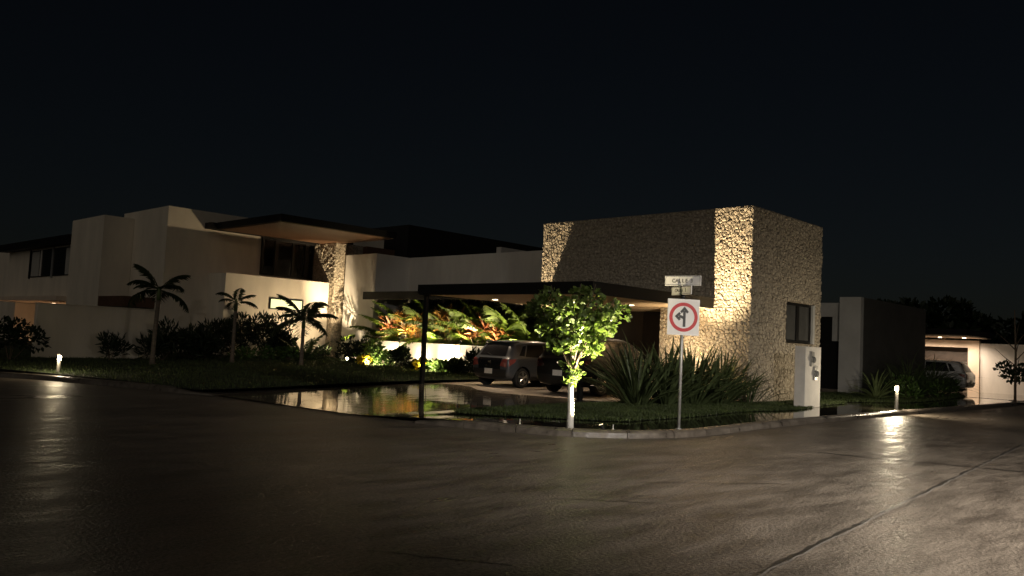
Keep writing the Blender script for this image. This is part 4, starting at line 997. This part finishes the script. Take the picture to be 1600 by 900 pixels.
uplight('garden spotlight beyond the carport roof aimed at the tower top', (20.9, 21.3, .2), (22.5, 19.6, 5.4), 2600, 50)
uplight('small spotlight right at the white trunk foot', (11.58, 8.88, .12), (11.25, 9.35, 1.6), 2300, 120, (1, .84, .52), rise=.05)
uplight('garden spotlight close to the planter wall on the left', (22.0, 28.75, .25), (22.5, 28.85, 1.0), 240, 165)
uplight('garden spotlight close to the planter wall on the right', (22.0, 25.0, .25), (22.5, 25.1, 1.0), 400, 165)
uplight('garden spotlight close to the planter wall behind the front post', (22.0, 26.8, .25), (22.5, 26.8, 1.0), 180, 165)
uplight('garden spotlight at the left planter shrubs', (20.5, 28.2, .25), (22.5, 28.75, .9), 420, 130)
uplight('garden spotlight at the right planter shrubs', (20.5, 24.6, .25), (22.5, 25.0, .9), 420, 130)
uplight('garden spotlight by the pillar foot shining toward the house', (21.95, 31.5, .35), (22.62, 34.0, 3.5), 3000, 46, glow=True)
uplight('garden spotlight hidden in shrubs before the lower wall', (21.75, 31.6, .33), (20.4, 34.35, 2.5), 700, 108, radius=.06, rise=.5)
uplight('garden spotlight at the planter end aimed up the white wing', (21.7, 30.4, .3), (22.9, 31.2, 4.6), 260, 60)
for k, (y, e) in enumerate(((29.6, 330), (28.2, 520), (26.3, 560), (24.3, 620), (22.8, 480), (21.6, 420))):
    uplight(['planter spotlight by the pinkish red ti plant', 'planter spotlight by the orange ti plant', 'planter spotlight right of the front post', 'planter spotlight above the hatchback tail', 'planter spotlight above the hatchback roof', 'planter spotlight at the right end behind the black car'][k], (22.28, y, .18), (23.6, y - .1, 2.55), e * .8, 150, (1, .80, .45), rise=1.3)

for (x, y, lb) in ((11.89, 8.86, 'tiny white upright tick in the puddle between tree and sign'), (10.9, 10.2, 'tiny white upright tick in the puddle left of the tree')):
    t = thing('white_tick', lb, 'stake', (x, y, .09), 0, 'tiny white ticks'); MB().tube([(0, 0, -.02), (0, 0, .10)], .008, 6).build('rod', LIME, t, world=False); MB().lathe([(.02, .0), (.014, .03)], (0, 0, 0), 8).build('foot', LIME, t, world=False)  # small white upright ticks, nature not settled, drawn as short rods

# trees far right and the small roadside tree at the edge
def big_tree(label, loc, h, r_, seed, M=LEAFD, n=2600, leaf=.5):
    t = thing('tree', label, 'tree', loc, 0, 'dark trees behind the right house'); g = np.random.default_rng(seed)
    b = MB().tube([(0, 0, -.1), (.1, 0, h * .3), (0, .1, h * .6)], [.22, .17, .09], 8).build('trunk', BARK, t, world=False, smooth=True)
    cs = []; lb = MB()
    for k in range(16):
        a = g.uniform(0, 6.28); q = g.uniform(.2, 1); z = h * g.uniform(.42, .95)
        c = (math.cos(a) * r_ * q, math.sin(a) * r_ * q, z, r_ * g.uniform(.22, .42)); cs.append(c); lb.tube([(0, 0, h * .3), (c[0] * .5, c[1] * .5, (h * .3 + z) / 2), c[:3]], [.09, .06, .02], 5)
    lb.build('limb', BARK, t, world=False)
    V, F = leaf_cloud(g, cs, n, leaf, .5, .2); np_mesh('crown', V, F, M, t)
for k, (x, y, h, r_, lb) in enumerate(((62, 21, 5.3, 2.6, 'dark tree behind the carport roof, left of the group'), (66, 17.5, 5.9, 2.8, 'tall dark tree rising behind the lit carport'), (70, 13, 5.0, 2.8, 'dark tree right of the tall one, above the pale wall'), (64, 9.8, 4.4, 2.2, 'dark tree nearest the right edge of the view'), (74, 27, 5.6, 3.0, 'dark tree half hidden by the side wall top'))):
    big_tree(lb, (x, y, 0), h, r_, 200 + k)
t = thing('roadside_tree', 'thin young tree with bare twigs at the right edge', 'tree', (40.3, 8.95, .1)); g = np.random.default_rng(77)
MB().tube([(0, 0, -.1), (0, 0, .9), (.05, 0, 2.0), (.02, .05, 3.9)], [.06, .05, .045, .02], 8).build('trunk', BARK, t, world=False, smooth=True)
b = MB()
for k in range(7):
    a = k * 2.1; b.tube([(.04, 0, 1.3 + .22 * k), (math.cos(a) * .4, math.sin(a) * .4, 1.6 + .25 * k), (math.cos(a) * .8, math.sin(a) * .8, 2.0 + .24 * k)], [.025, .016, .005], 5)
b.build('limb', BARK, t, world=False)
V, F = leaf_cloud(g, [(math.cos(q) * .4, math.sin(q) * .4, 1.1 + .15 * (q % 3), .32) for q in range(7)], 420, .16, .6); np_mesh('crown', V, F, LEAFD, t)

# street lamp standing on the near side of the right-hand street (out of frame), lighting the road
st = thing('street_lamp', 'street lamp on a grey pole across the road', 'street lamp', (8, -4.7, 0))
MB().tube([(8, -4.7, -.05), (8, -4.7, 4.3), (8, -4.6, 4.55), (8, -4.2, 4.62)], [.08, .055, .045, .04], 12).build('pole', GALV, st, smooth=True)
MB().box(7.86, 8.14, -4.3, -3.7, 4.56, 4.66).build('lamp_head', GALV, st, bevel=.02)
B(7.9, 8.1, -4.2, -3.8, 4.545, 4.559).build('lens', emis('street_lamp_glow', (1, .95, .88), 20), st)
lamp('SPOT', st, (8, -4.0, 4.5), (11, 0, -1.5), 12500, (1, .91, .80), 113, 1., .3)
